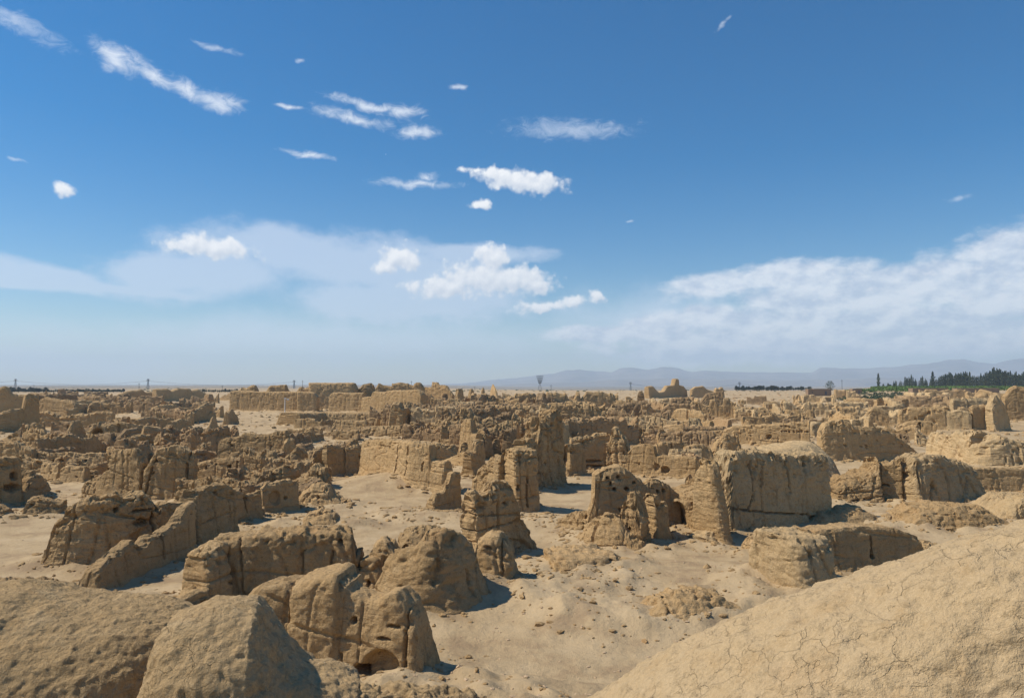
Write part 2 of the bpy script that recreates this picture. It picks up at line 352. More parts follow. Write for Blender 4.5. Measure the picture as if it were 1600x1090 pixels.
    if crust:
        wp = Pf + .25 * np.stack([fbm(Pf / .5 + 4, 2), fbm(Pf / .5 + 14, 2), fbm(Pf / .5 + 24, 2)], 1)
        wp = Pf + .16 * np.stack([fbm(Pf / .3 + 4, 3, .6), fbm(Pf / .3 + 14, 3, .6), fbm(Pf / .3 + 24, 3, .6)], 1)
        a, b = worley(wp / .33); gt = sstep(fbm(Pf / .8 + 60, 3, .6), .05, .35)
        d -= .025 * crust * gt * (1 - sstep(b - a, .0, .06))
        qn = fbm(wp / (.5, .5, .35) + 8, 3, .6) * 7; d += .022 * crust * (np.floor(qn) + sstep(qn - np.floor(qn), .70, 1.0))      # flaking plates
        d += .020 * crust * fbm(Pf / .11, 3, .62) * (.5 + sstep(fbm(Pf / 1.1 + 12, 2), -.1, .3))
    d = np.clip(d * fade, -.3 * th, .2 * th)
    # holes and cracks on the viewer's side, given as (distance along, height)
    U = np.repeat(u, m); W_ = Pf[:, 2]; side = np.tile(xx, ns)
    # decide which side faces the viewer
    cm = C[len(C) // 2]; nm = N[len(C) // 2]; fs = np.sign(-(cm @ nm))
    front = (side * fs > .3)
    push = np.zeros(len(Pf))
    for (hu, hz_, ru, rz, dep) in holes:
        r = ((U - hu) / ru) ** 2 + ((W_ - hz_) / rz) ** 2; push = np.maximum(push, dep * (1 - sstep(r, .55, 1.15)) * front)
    for (pts, wd, dep) in cracks:
        dist = np.full(len(Pf), 9.0); jit = .10 * fbm(Pf / .35 + 3, 2)
        for (a0, b0), (a1, b1) in zip(pts[:-1], pts[1:]):
            ax, az_ = a1 - a0, b1 - b0; tq = np.clip(((U - a0) * ax + (W_ - b0) * az_) / (ax * ax + az_ * az_ + 1e-9), 0, 1)
            dist = np.minimum(dist, np.hypot(U - a0 - tq * ax + jit, W_ - b0 - tq * az_))
        push = np.maximum(push, dep * (1 - sstep(dist, .25 * wd, wd)) * front)
    Pf = Pf + n2 * d[:, None]
    Pf[:, :2] -= (np.stack([np.repeat(nx, m), np.repeat(ny, m)], 1) * fs) * push[:, None]
    i = np.arange(ns - 1)[:, None] * m + np.arange(m - 1)[None, :]
    Q = np.stack([i, i + 1, i + m + 1, i + m], 2).reshape(-1, 4)
    # end caps: the first and last columns are almost closed; join their two halves
    for rcol, fl in ((0, 0), (ns - 1, 1)):
        h_ = m // 2; a = rcol * m + np.arange(h_); b = rcol * m + (m - 1 - np.arange(h_))
        c4 = np.stack([a[:-1], b[:-1], b[1:], a[1:]], 1); Q = np.concatenate([Q, c4[:, ::-1] if fl else c4])
    org = np.array([*path.mean(0), float(ground_base(*path.mean(0)))])
    o = mesh(name, Pf - org, Q, mat or MUD, None, float(np.linalg.norm(org[:2])) < 36); o.location = org
    FEET.append((C[::max(1, int(1.5 / (L / len(C))))], th / 2))
    return o

def conv(crop, P):
    ox, oy, k = {'A': (0,570,4), 'B': (400,570,4), 'C': (800,570,4), 'D': (1200,570,4), 'E': (0,820,4), 'F': (400,820,4), 'G': (800,820,4), 'H': (1200,820,4), 'R': (0,0,1)}[crop]
    return [(ox + p[0] / k, oy + p[1] / k, *p[2:]) for p in P], k
def W(crop, name, label, base, top, th, cat='ruined wall', bd=None, group=None, holes=(), cracks=(), nh=1, rad=None, fine=1.0, **kw):
    base, k = conv(crop, base); top, _ = conv(crop, top)
    front = [at_dist(b[0], d_) for b, d_ in zip(base, bd)] if bd else [gpt(b[0], b[1]) for b in base]
    front = np.array(front); 
    if name in ('ruined_wall', 'clay_pinnacle', 'clay_stump', 'clay_tower') and np.linalg.norm(front.mean(0)) > 36: th *= .72
    # centre line = foot line moved away from the viewer by half the thickness
    T = np.gradient(front, axis=0); T /= np.linalg.norm(T, axis=1)[:, None]; N = np.stack([T[:, 1], -T[:, 0]], 1)
    N *= np.sign((N * front).sum(1))[:, None]
    if len(front) == 2: Np = N
    else: Np = N
    Rd = front / np.linalg.norm(front, axis=1)[:, None]; cs = np.clip((Np * Rd).sum(1), .5, 1)
    path = front + np.where(((cs > (.505 if rad is None else 1 - rad)) | bool(bd))[:, None], Rd * (th / 2 / cs)[:, None], Np * th / 2)
    for e_, k_ in ((0, 1), (-1, -2)):          # keep the outline: a thick wall seen askew shows its end face
        v_ = path[k_] - path[e_]; l_ = np.linalg.norm(v_); tan_ = 0 if cs[e_] <= (.505 if rad is None else 1 - rad) else abs(math.sqrt(max(0, 1 - cs[e_] ** 2)) / cs[e_])
        path[e_] = path[e_] + v_ / l_ * (0 if bd else np.clip(.35 * (th / 2 * tan_) - .06 * th - .12, -.4, .33 * l_))
    face = path - Np * th / 2
    seg = np.diff(path, axis=0); sl = np.linalg.norm(seg, axis=1); cum = np.concatenate([[0], np.cumsum(sl)])
    def hit(px, py, line, lseg, lsl, lcum):
        d = ray(px, py); best = None
        for i in range(len(lseg)):
            A_ = np.array([[lseg[i][0], -d.x], [lseg[i][1], -d.y]])
            try: tq, t = np.linalg.solve(A_, -line[i])
            except np.linalg.LinAlgError: continue
            lo = -.6 if i == 0 else 0; hi = 1.6 if i == len(lseg) - 1 else 1
            pen = max(0, -tq, tq - 1)
            if t > 0 and (best is None or pen < best[0]): best = (pen, lcum[i] + np.clip(tq, lo, hi) * lsl[i], CZ + d.z * t)
        return (best[1], best[2]) if best else (0, 1)
    sz = [hit(x, y, path, seg, sl, cum) for x, y in [t[:2] for t in top]]
    # path covers the traced top extent
    D = float(np.linalg.norm(front.mean(0))); L = cum[-1]
    fseg = np.diff(face, axis=0); fsl = np.linalg.norm(fseg, axis=1); fcum = np.concatenate([[0], np.cumsum(fsl)])
    hs = []
    for h in holes:
        (x, y, rx, ry), dep = h[:4], h[4] if len(h) > 4 else .5
        p_, _ = conv(crop, [(x, y)]); a, z_ = hit(*p_[0], face, fseg, fsl, fcum); a *= L / fcum[-1]
        hs.append((a, z_, max(rx / k * D / F, .05), max(ry / k * D / F, .05), dep))
    rr = random.Random(hash((round(base[0][0]), round(base[0][1]))) & 9999)
    zmax = max(s_[1] for s_ in sz)
    for _ in range(nh): hs.append((rr.uniform(.1, .9) * L, rr.uniform(.3, .85) * zmax, rr.uniform(.06, .15), rr.uniform(.06, .14), rr.uniform(.2, .4)))
    ck = []
    for c_ in cracks:
        pts, _ = conv(crop, c_); q = [hit(x, y, face, fseg, fsl, fcum) for x, y in pts]
        ck.append(([(a * L / fcum[-1], z_) for a, z_ in q], max(.06, 1.4 * D / F), .22 if D < 34 else .35))
    res = kw.pop('res', RES * D / F * fine)
    if not bd and 'pe' in kw: kw['pe'] = max(6, kw['pe'] * 2)
    o = erode(name, path, sz, th, holes=hs, cracks=ck, res=res, seed=(base[0][0] * .37) % 50, **kw)
    tag(o, label, cat, group, 'thing'); return o
# ------------------------------------------------------------------ foreground mounds
W('R', 'earth_mound', 'huge smooth pale clay mound with fine cracks filling the bottom right corner', [(640,0),(1850,0)],
  [(640,1330),(780,1215),(860,1150),(905,1112),(930,1092),(1000,1047),(1100,993),(1180,953),(1250,926),(1350,890),(1450,856),(1520,838),(1600,818),(1700,795),(1850,770)], 9.5, 'mound', bd=[9.6,4.2], nh=0, chips=0, p=2.2, pe=2.2, batter=0, ragged=.01, rough=.7, strata=.1, wig=0, crust=.75, mat=DOME, cap=420000, gully=.15)
W('E', 'earth_mound', 'broad crusted earth mound filling the bottom left corner', [(-700,0),(1300,0)],
  [(-700,450),(-100,438),(0,432),(180,425),(300,468),(530,480),(750,486),(850,500),(950,520),(1060,548),(1180,600),(1300,690)], 7, 'mound', bd=[9.5,9.6], nh=0, chips=0, p=2.8, pe=2.6, batter=.1, ragged=.015, rough=.85, strata=.2, crust=.42, gully=.0, mat=LUMP, cap=380000)
W('R', 'earth_mound', 'rounded crusted lobe of earth left of the split foreground wall', [(236,0),(565,0)],
  [(228,1050),(252,990),(266,968),(290,958),(335,949),(375,945),(400,945),(418,968),(440,1002),(465,1028),(495,1046),(560,1068)], 4.2, 'mound', bd=[8.8,9.4], nh=0, chips=.3, p=3.2, pe=5, batter=.05, ragged=.015, rough=.85, strata=.2, crust=.42, gully=.0, mat=LUMP, cap=300000)
W('R', 'earth_ledge', 'low crumbling ledge along the bottom edge below the split wall', [(470,0),(760,0)],
  [(470,1085),(520,1076),(560,1067),(620,1073),(690,1083),(760,1096)], 2.5, 'ledge', bd=[9.8,10.6], nh=0, p=2.6, pe=2.4, ragged=.02, strata=.3, crust=.8, mat=LUMP, cap=90000)
# ------------------------------------------------------------------ split wall in the foreground
W('F', 'ruined_wall', 'leaning left slab of the split foreground wall beside the crusted mound', [(-25,960),(300,985)], [(-18,500),(5,430),(20,395),(40,372),(100,346),(200,336),(250,346),(285,395)], 2.2, p=4.5, pe=3.5, mat=MUD, crust=.3, ragged=.02, rough=.7, chips=.5, nh=0)
W('F', 'ruined_wall', 'round-topped middle slab of the split foreground wall', [(275,985),(590,1000)], [(275,350),(330,312),(450,277),(530,273),(565,290),(580,345)], 2.4, p=5, pe=4, crust=.3, ragged=.02, rough=.7, chips=.5, nh=0, gully=.6)
W('F', 'ruined_wall', 'right part of the split foreground wall with a shallow niche and crumbling peak', [(560,990),(1110,1050)],
  [(560,330),(590,345),(640,400),(720,440),(812,448),(850,408),(920,400),(960,440),(1000,490),(1040,560),(1060,650),(1085,780),(1105,920)], 1.7, p=5, batter=.3, crust=.3, ragged=.04, rough=.7, chips=.6, nh=0,
  holes=[(600,605,22,22,.3),(790,880,120,100,.4),(795,712,48,9,.25),(850,640,45,7,.2),(660,930,55,70,.8)], cracks=[[(930,500),(940,900)],[(540,800),(520,980)]])
# ------------------------------------------------------------------ walls around the open yard
W('R', 'ruined_wall', 'long squared wall with flat bright top standing behind the split foreground wall', [(338,940),(556,930)],
  [(336,842),(340,835),(366,832),(400,832),(440,830),(480,822),(530,823),(552,830),(557,862)], 2.2, p=7, ragged=.10, cracks=[[(370,838),(378,900),(380,928)],[(475,860),(473,902)],[(520,862),(516,890)]], crust=.3)
W('R', 'ruined_wall', 'short buttress leaning on the left end of the long squared wall', [(301,958),(342,946)], [(301,872),(306,860),(320,853),(338,850)], 1.8, p=4)
W('E', 'ruined_wall', 'low pointed slab lying before the curved left wall', [(960,560),(1095,590),(1280,545)], [(960,548),(1000,502),(1150,422),(1250,387),(1280,395)], 1.6, p=4, ragged=.06)
W('F', 'ruined_wall', 'squat sloping-topped slab between the long squared wall and the twin slab', [(626,445),(792,432)], [(626,262),(660,213),(720,191),(772,200),(790,240)], 1.3, p=5, ragged=.05)
W('F', 'ruined_wall', 'tall round-shouldered twin slab beside the big corner block', [(715,425),(892,425)], [(712,190),(742,112),(800,83),(850,100),(884,165)], 1.4, p=5, ragged=.05, cracks=[[(795,200),(790,400)]])
W('F', 'ruined_wall', 'big corner block with a sloping sunlit shoulder above the open yard', [(870,545),(1065,600),(1405,430)],
  [(870,230),(890,182),(1040,85),(1065,32),(1150,10),(1210,20),(1262,80),(1292,200),(1340,335),(1400,420)], 2.6, p=4, batter=.35, ragged=.10, cracks=[[(1095,230),(1090,380)],[(1215,300),(1215,460)]], crust=.4)
W('F', 'earth_boulder', 'rounded boulder of earth behind the big corner block', [(872,255),(1092,250)], [(872,110),(900,50),(960,12),(1040,0),(1095,35)], 3, 'boulder', p=2.6, pe=2.4, ragged=.05)
W('R', 'clay_stump', 'rounded clay stump in front of the crooked pinnacle', [(736,912),(800,912)], [(735,868),(745,843),(760,834),(782,834),(796,846),(806,868)], 1.9, 'stump', p=3.4, pe=3, ragged=.06, cracks=[[(783,845),(785,905)]])
W('R', 'clay_pinnacle', 'crooked stepped pinnacle in the centre with overhanging head', [(730,882),(826,862)],
  [(727,785),(731,769),(755,766),(760,753),(785,747),(793,757),(800,788),(814,815),(827,850)], 1.9, 'pinnacle', p=4, ragged=.14, rough=1.5, holes=[(738,800,8,6,.4)], cracks=[[(778,790),(776,860)]])
W('B', 'ruined_wall', 'thin upright fin on a stepped base right of the tall plain wall', [(1088,930),(1262,908)], [(1088,840),(1112,800),(1160,790),(1166,750),(1195,740),(1207,680),(1225,668),(1260,667)], 1.2, p=6, ragged=.06)
W('B', 'earth_ledge', 'low flaky ledge at the foot of the upright fin', [(870,955),(1080,975),(1320,985)], [(860,950),(950,930),(1080,920),(1200,930),(1320,955)], 2.2, 'ledge', p=3, pe=3, ragged=.04)
W('G', 'ruined_wall', 'squat oblong block with crusted top on the right of the open yard', [(258,328),(440,325),(700,285)], [(258,180),(290,163),(440,160),(560,152),(640,175),(700,215)], 3.2, p=6, ragged=.08, crust=.4)
W('G', 'earth_ledge', 'broken flaky step below the squat oblong block', [(252,462),(480,458),(620,420)], [(252,395),(300,375),(400,360),(620,380)], 2.6, 'ledge', p=3.5, ragged=.12, rough=1.3)
W('G', 'earth_ledge', 'eroded bank with a fissure between the yard and the pale mound', [(600,640),(900,650),(1200,648),(1470,590)],
  [(600,612),(700,575),(830,505),(900,435),(1000,417),(1220,412),(1262,452),(1400,500),(1470,530)], 3.0, 'bank', p=3.2, pe=3, ragged=.12, rough=1.2, cracks=[[(1005,425),(1010,590)]], crust=.4)
W('G', 'clay_stump', 'little notched stub left of the pale hollowed mass', [(1475,200),(1580,195)], [(1475,120),(1490,80),(1540,65),(1585,75)], 1.6, 'stump', p=3.5)
W('H', 'ruined_wall', 'pale furrowed end of the hollowed mass above the smooth mound', [(0,515),(310,478)], [(-80,150),(-60,80),(-10,52),(60,35),(200,22),(310,45)], 3.6, p=3.6, pe=3.2, mat=PALE, ragged=.08, gully=1.6, crust=.6)
W('H', 'ruined_wall', 'inner wall of the hollowed mass with crusted rim and a small black hole', [(200,300),(930,290)], [(240,15),(320,0),(600,-6),(720,0),(830,30),(885,62),(925,130)], 2.2, p=8, rough=.6, chips=.3, nh=0, holes=[(645,190,15,16,.6)], cracks=[[(650,70),(645,190)]], ragged=.1, crust=.6)
W('H', 'ruined_wall', 'tapering right shoulder of the hollowed mass', [(890,280),(1160,225)], [(890,90),(960,95),(1040,105),(1110,140),(1165,180)], 3, p=3, pe=2.8, ragged=.12)
# ------------------------------------------------------------------ left foreground and middle
W('E', 'ruined_wall', 'curved low wall rising to the right with its shadow on the sand', [(532,472),(720,400),(960,300),(1215,205)],
  [(530,400),(555,305),(640,202),(720,152),(790,97),(850,126),(880,120),(910,76),(1000,42),(1080,-15),(1120,-80),(1150,-130),(1215,-165)], 1.2, rad=0, p=5, ragged=.08, cracks=[[(1032,60),(1035,200)]])
W('E', 'ruined_wall', 'dark crumbling low wall behind the bottom left mound', [(-90,460),(280,462),(545,470)], [(-90,365),(20,342),(60,346),(190,352),(240,342),(330,362),(400,402),(440,420),(490,390),(545,385)], 1.8, p=3.6, ragged=.2, rough=1.4)
W('A', 'ruined_wall', 'massive wall with stepped left end and deep horizontal slots', [(330,1268),(640,1265),(975,1215)],
  [(330,1160),(345,1120),(362,1100),(385,985),(430,930),(450,880),(560,830),(650,810),(750,798),(880,800),(940,848),(965,880)], 2.8, p=5, ragged=.12, rough=1.3, holes=[(710,905,12,10,.5),(880,912,65,7,.35),(870,985,45,18,.5),(1018,1000,20,18,.4)], cracks=[[(955,900),(958,1050)]], strata=1.5)
W('A', 'ruined_wall', 'lower link wall right of the massive slotted wall', [(955,1210),(1200,1150)], [(955,862),(1000,856),(1110,856),(1160,850),(1172,800),(1200,765)], 1.3, p=6, ragged=.08)
W('A', 'ruined_wall', 'tall plain wall behind the curved low wall', [(1165,1190),(1432,1090)], [(1150,835),(1190,772),(1230,766),(1300,746),(1380,745),(1425,772)], 1.8, p=6, ragged=.12)
W('A', 'ruined_wall', 'notched wall running right from the tall plain wall to the yard', [(1425,1010),(1610,975)], [(1425,770),(1470,786),(1500,792),(1540,812),(1600,782)], 1.2, p=6, cracks=[[(1540,830),(1545,930)]], ragged=.1)
W('A', 'ruined_wall', 'long wall with a sloping left end above the slotted wall', [(540,828),(910,850)], [(538,765),(560,722),(640,690),(690,650),(702,545),(760,523),(860,532),(880,560),(915,610)], 1.7, p=5, ragged=.14)
W('A', 'ruined_wall', 'domed wall with a long vertical crack in the left middle', [(905,852),(1212,848)], [(905,655),(950,602),(990,532),(1100,500),(1160,507),(1212,545)], 1.8, p=5.5, ragged=.08, cracks=[[(1188,548),(1165,640),(1175,780)],[(945,640),(905,800)]], holes=[(965,600,10,10,.3)])
W('A', 'ruined_wall', 'square-edged wall pierced by three small holes right of the domed wall', [(1208,772),(1505,778)], [(1208,632),(1240,606),(1370,579),(1450,569),(1500,582)], 1.2, p=6, ragged=.08, holes=[(1225,655,10,13,.6),(1285,640,7,9,.5),(1430,635,8,10,.5)], cracks=[[(1480,600),(1480,740)]])
W('A', 'ruined_wall', 'long high wall with knobbly crest in front of the far monastery', [(1375,640),(1800,650)], [(1375,475),(1400,456),(1510,441),(1522,420),(1560,420),(1600,430),(1700,432),(1725,415),(1790,402),(1805,450)], 1.4, p=6, ragged=.12, nh=10, mat=MUD)
W('A', 'ruined_wall', 'big banked ruin with two black holes at the left edge', [(-260,905),(100,880),(305,815)], [(-260,570),(0,571),(95,576),(108,622),(150,652),(220,712),(308,800)], 2.6, p=5, ragged=.1, holes=[(100,690,9,22,.7),(88,765,26,20,.7)], strata=1.3)
W('A', 'ruined_wall', 'sloping block at the foot of the left edge ruin', [(158,948),(390,938)], [(158,905),(190,842),(250,817),(330,832),(390,850)], 2, p=4.5, ragged=.06)
W('A', 'clay_stump', 'small block cut by the left frame edge with a long shadow', [(-90,966),(48,966)], [(-90,875),(0,868),(40,884),(48,900)], 1.6, 'stump', p=4.5)
W('A', 'ruined_wall', 'dark wall with stepped sloping right end at the left edge', [(-200,655),(275,655)], [(-200,480),(0,485),(60,476),(130,480),(150,500),(215,520),(228,580),(275,605)], 1.8, p=5)
W('A', 'clay_stump', 'dark blunt stub on the sand above the low room walls', [(315,622),(412,622)], [(315,602),(335,560),(345,546),(400,560),(412,604)], 1.5, 'stump', p=4)
W('A', 'clay_stump', 'small rounded knob right of the dark blunt stub', [(548,612),(603,612)], [(545,578),(575,552),(605,572)], 1.3, 'stump', p=3)
W('A', 'ruined_wall', 'low room wall left of the gap below the dark stub', [(270,718),(390,727)], [(270,616),(390,612)], 1.2, p=6)
W('A', 'ruined_wall', 'low room wall right of the gap below the dark stub', [(392,738),(545,742)], [(392,646),(420,633),(545,625)], 1.1, p=6)
W('A', 'ruined_wall', 'low stepped wall climbing toward the long sloping wall', [(535,720),(695,690)], [(535,640),(600,610),(660,602),(695,600)], 1.4, p=4)
W('A', 'ruined_wall', 'square tower stub on a layered base in the left middle', [(835,590),(1120,575)], [(835,482),(860,446),(892,445),(896,381),(1000,385),(1030,410),(1060,460),(1120,505)], 2.6, p=5, ragged=.08, cracks=[[(900,495),(960,500),(1000,485)],[(880,540),(980,545)]])
W('A', 'rubble_heap', 'heap of broken earth tumbling right from the layered base', [(1050,565),(1345,600)], [(1050,455),(1150,440),(1182,392),(1240,396),(1262,440),(1300,480),(1345,535)], 4, 'rubble', p=3, rough=2.2, ragged=.3)
W('A', 'ruined_wall', 'block with a black cave opening in the left distance', [(563,488),(822,485)], [(563,405),(590,366),(640,356),(810,360),(822,405)], 2.6, p=5.5, holes=[(608,445,30,40,2.0)], cracks=[[(740,370),(742,470)]])
W('A', 'clay_pinnacle', 'pointed lump on open sand left of the cave block', [(420,468),(527,458)], [(420,440),(450,352),(490,340),(515,380),(527,440)], 1.8, 'pinnacle', p=3)
W('A', 'ruined_wall', 'bulky ruin with raised right shoulder near the left edge', [(-100,430),(238,415)], [(-100,335),(25,292),(60,281),(140,270),(150,192),(180,180),(232,190),(240,300)], 2.4, p=5)
W('A', 'ruined_wall', 'tall skyline wall with a rounded peak at the left edge', [(-200,330),(232,325)], [(-200,150),(0,145),(30,130),(60,148),(75,181),(150,186),(232,182)], 2.4, p=5)
W('A', 'ruined_wall', 'dark jagged wall behind the bulky left ruin', [(240,328),(482,332)], [(240,232),(290,196),(350,215),(420,216),(470,236),(482,262)], 2, p=4.5)
W('A', 'clay_stump', 'dark top-heavy knob in the left distance', [(482,306),(546,310)], [(480,256),(510,243),(548,266)], 1.8, 'stump', p=3)
W('A', 'clay_stump', 'square stub in front of the dark jagged wall', [(405,352),(482,348)], [(405,276),(482,268)], 1.8, 'stump', p=5)
W('A', 'ruined_wall', 'left wall of a row of three in the left distance', [(870,428),(998,402)], [(870,342),(900,326),(998,330)], 1.4, p=6)
W('A', 'ruined_wall', 'middle wall of a row of three in the left distance', [(1000,412),(1088,402)], [(1000,336),(1088,330)], 1.4, p=6)
W('A', 'ruined_wall', 'right wall of a row of three with a domed top', [(1086,432),(1195,418)], [(1086,352),(1110,336),(1165,340),(1195,380)], 2, p=4)
W('A', 'ruined_wall', 'slanting high block above the sandy path left of the monastery', [(1190,372),(1335,352)], [(1190,302),(1230,272),(1280,241),(1360,240),(1366,300)], 2.2, p=5)
W('A', 'clay_pinnacle', 'thin leaning spike on the sandy path edge', [(1300,414),(1360,408)], [(1300,392),(1330,316),(1345,330),(1360,382)], 1.2, 'pinnacle', p=3)
W('A', 'clay_pinnacle', 'tapering stub right of the thin leaning spike', [(1430,380),(1492,372)], [(1430,292),(1450,270),(1470,300),(1492,350)], 1.6, 'pinnacle', p=3)
W('A', 'ruined_wall', 'low broken skyline ruin left of the flat-topped mass', [(725,238),(960,230)], [(725,206),(745,182),(800,162),(850,158),(880,152),(900,170),(960,166)], 5, p=4)
W('A', 'ruined_wall', 'broad flat-topped skyline mass left of the monastery', [(960,236),(1302,228)], [(960,151),(1050,148),(1056,166),(1105,146),(1180,148),(1186,160),(1240,152),(1260,170),(1295,180),(1302,202)], 6, p=4.5)
W('A', 'ruined_wall', 'lumpy wall in front of the flat-topped skyline mass', [(945,332),(1192,322)], [(945,272),(980,256),(1090,241),(1120,262),(1192,272)], 2.6, p=4)
# ------------------------------------------------------------------ monastery
MG = 'walls of the far monastery'
W('B', 'monastery_wall', 'long left enclosure wall of the far monastery', [(-155,288),(270,291)], [(-155,166),(-110,160),(0,165),(270,168)], 3, 'monastery wall', group=MG, p=8, ragged=.1)
W('B', 'monastery_wall', 'thicker wall end left of the monastery gateway', [(266,296),(386,296)], [(266,164),(370,172),(386,196)], 4, 'monastery wall', group=MG, p=7, ragged=.1)
W('B', 'monastery_wall', 'wall right of the monastery gateway', [(468,296),(680,298)], [(468,192),(490,173),(590,168),(600,175),(680,174)], 4, 'monastery wall', group=MG, p=8, ragged=.1)
W('B', 'monastery_wall', 'long right enclosure wall of the far monastery', [(672,300),(1052,312)], [(672,202),(730,196),(745,166),(800,170),(850,160),(1020,155),(1045,172),(1056,210)], 3, 'monastery wall', group=MG, p=8, ragged=.12)
W('B', 'monastery_keep', 'big flat-topped monastery keep behind the gateway', [(345,283),(628,282)], [(345,112),(500,112),(618,112),(632,150)], 12, 'monastery building', p=9, ragged=.08, nh=8)
for i, (lb, x0, x1, tp) in enumerate((
    ('notched ruin above the left monastery wall end', -100, 12, [(-100,158),(-85,140),(-60,150),(-20,126),(5,128),(12,162)]),
    ('flat block above the middle of the left monastery wall', 70, 200, [(70,160),(95,128),(190,125),(200,160)]),
    ('low broken lump just left of the monastery keep', 262, 345, [(262,162),(275,139),(290,135),(300,146),(335,140),(345,160)]),
    ('saw-toothed ruin right of the monastery keep', 630, 862, [(630,160),(672,121),(700,118),(715,112),(735,125),(745,152),(770,115),(810,130),(862,135)]),
    ('flat ruin with a right horn above the long monastery wall', 855, 1052, [(855,116),(900,110),(950,115),(985,130),(1000,110),(1025,108),(1052,142)]))):
    W('B', 'monastery_ruin', lb, [(x0, 276), (x1, 276)], tp, 4, 'monastery building', p=5, ragged=.12, nh=3)
W('B', 'ruined_wall', 'jagged twin peaks right of the monastery wall', [(1050,258),(1235,262)], [(1050,136),(1100,141),(1106,108),(1135,108),(1150,126),(1190,126),(1206,150),(1235,180)], 3, p=4, rough=1.6, ragged=.2)
W('B', 'ruined_wall', 'pale sloping slab under the jagged twin peaks', [(1046,268),(1138,268)], [(1050,186),(1090,179),(1138,225)], 2, p=5)
W('B', 'clay_pinnacle', 'left block of the skyline pinnacle row with two prongs', [(1250,290),(1362,284)], [(1250,216),(1258,149),(1285,148),(1291,196),(1330,211),(1338,152),(1352,150),(1362,205)], 2.2, 'pinnacle', p=4, rough=1.3, ragged=.1)
W('B', 'clay_pinnacle', 'slim blunt skyline pinnacle in the row', [(1402,252),(1460,252)], [(1402,230),(1410,141),(1425,135),(1433,192),(1460,238)], 2, 'pinnacle', p=4, ragged=.08)
W('B', 'clay_pinnacle', 'pointed skyline pinnacle at the right end of the row', [(1462,256),(1530,262)], [(1462,242),(1470,152),(1482,118),(1500,160),(1510,215),(1530,252)], 2, 'pinnacle', p=3.5, ragged=.08)
W('B', 'earth_platform', 'long flat-topped platform with a black hole in front of the monastery', [(176,402),(400,380),(768,378)], [(176,302),(340,298),(680,298),(755,296),(770,335)], 7, 'platform', p=8, holes=[(685,345,20,28,1.5)], ragged=.06)
W('B', 'earth_mound', 'small rounded hump on the path right of the flat-topped platform', [(778,370),(905,368)], [(778,352),(820,320),(890,310),(905,332)], 3, 'mound', p=2.6, pe=2.4)
W('B', 'ruined_wall', 'long low retaining wall below the small rounded hump', [(740,436),(1085,446)], [(740,381),(900,380),(1050,370),(1085,362)], 2.4, p=5, nh=6)
# ------------------------------------------------------------------ tall plain wall and its neighbours
W('B', 'ruined_wall', 'tall plain wall with two black vertical cracks in the centre left', [(646,700),(1000,775),(1200,815)],
  [(646,560),(655,505),(670,478),(700,467),(800,465),(880,465),(1000,475),(1035,490),(1105,495),(1116,590),(1200,606)], 1.8, p=7, ragged=.05, cracks=[[(885,478),(883,600),(880,720)],[(957,508),(945,690)],[(1045,612),(1040,660)]], strata=.8, gully=.3)
W('B', 'ruined_wall', 'dark wall at the left of the tall plain wall', [(428,705),(562,690)], [(428,506),(470,501),(562,516)], 1.4, p=5)
W('B', 'ruined_wall', 'narrow link wall touching the tall plain wall', [(562,692),(652,688)], [(562,513),(600,506),(652,499)], 1.3, p=6)
W('B', 'ruined_wall', 'low sloping wall left of the peaked slab', [(50,655),(162,655)], [(50,570),(80,541),(162,516)], 1.2, p=5)
W('B', 'ruined_wall', 'peaked slab standing alone above the small yard', [(160,655),(260,650)], [(160,525),(180,470),(190,450),(240,450),(250,520),(260,565)], 1.4, p=5)
W('B', 'ruined_wall', 'tilted wall with a patched recess before the peaked slab', [(33,940),(245,915)], [(33,775),(60,746),(150,726),(200,710),(270,705)], 1.3, p=5, holes=[(120,830,35,42,.3)])
W('B', 'rubble_heap', 'crumbled heap with bright lumps left of the sloping sand', [(268,805),(452,795)], [(268,722),(290,692),(335,682),(340,646),(400,628),(440,640),(452,702)], 2.2, 'rubble', p=3.2, rough=1.8)
W('B', 'earth_mound', 'dark conical hump casting a shadow on the yard', [(250,895),(548,898)], [(250,840),(310,770),(380,731),(450,735),(492,790),(548,852)], 2.6, 'mound', p=3, pe=2.6)
W('B', 'earth_mound', 'sunlit dome of earth behind the long squared wall', [(283,1028),(540,1024)], [(283,992),(320,930),(400,890),(450,886),(500,930),(540,988)], 2.6, 'mound', p=2.8, pe=2.6)
W('B', 'clay_stump', 'small squared stub left of the tilted wall', [(-50,965),(36,958)], [(-50,872),(0,870),(36,890)], 1.2, 'stump', p=4)
W('B', 'clay_pinnacle', 'upright stub with bright cap right of the upright fin', [(1355,705),(1432,680)], [(1355,530),(1366,470),(1430,460),(1442,510)], 1.5, 'pinnacle', p=5)
W('B', 'ruined_wall', 'dark bank below the crowded centre pillars', [(1190,625),(1342,648)], [(1190,592),(1230,572),(1270,560),(1300,546),(1342,541)], 1.6, p=4)
W('B', 'clay_pinnacle', 'tall square pillar in the crowded centre', [(1270,575),(1362,600)], [(1272,445),(1285,341),(1355,336),(1362,425)], 1.6, 'pinnacle', p=5)
W('B', 'ruined_wall', 'squat square block left of the tall square pillar', [(1166,482),(1276,475)], [(1166,384),(1220,371),(1276,386)], 1.8, p=5)
W('B', 'ruined_wall', 'sloping-topped slab behind the crooked pinnacle', [(1365,800),(1485,800)], [(1365,712),(1400,652),(1440,616),(1485,612)], 1.4, p=5)
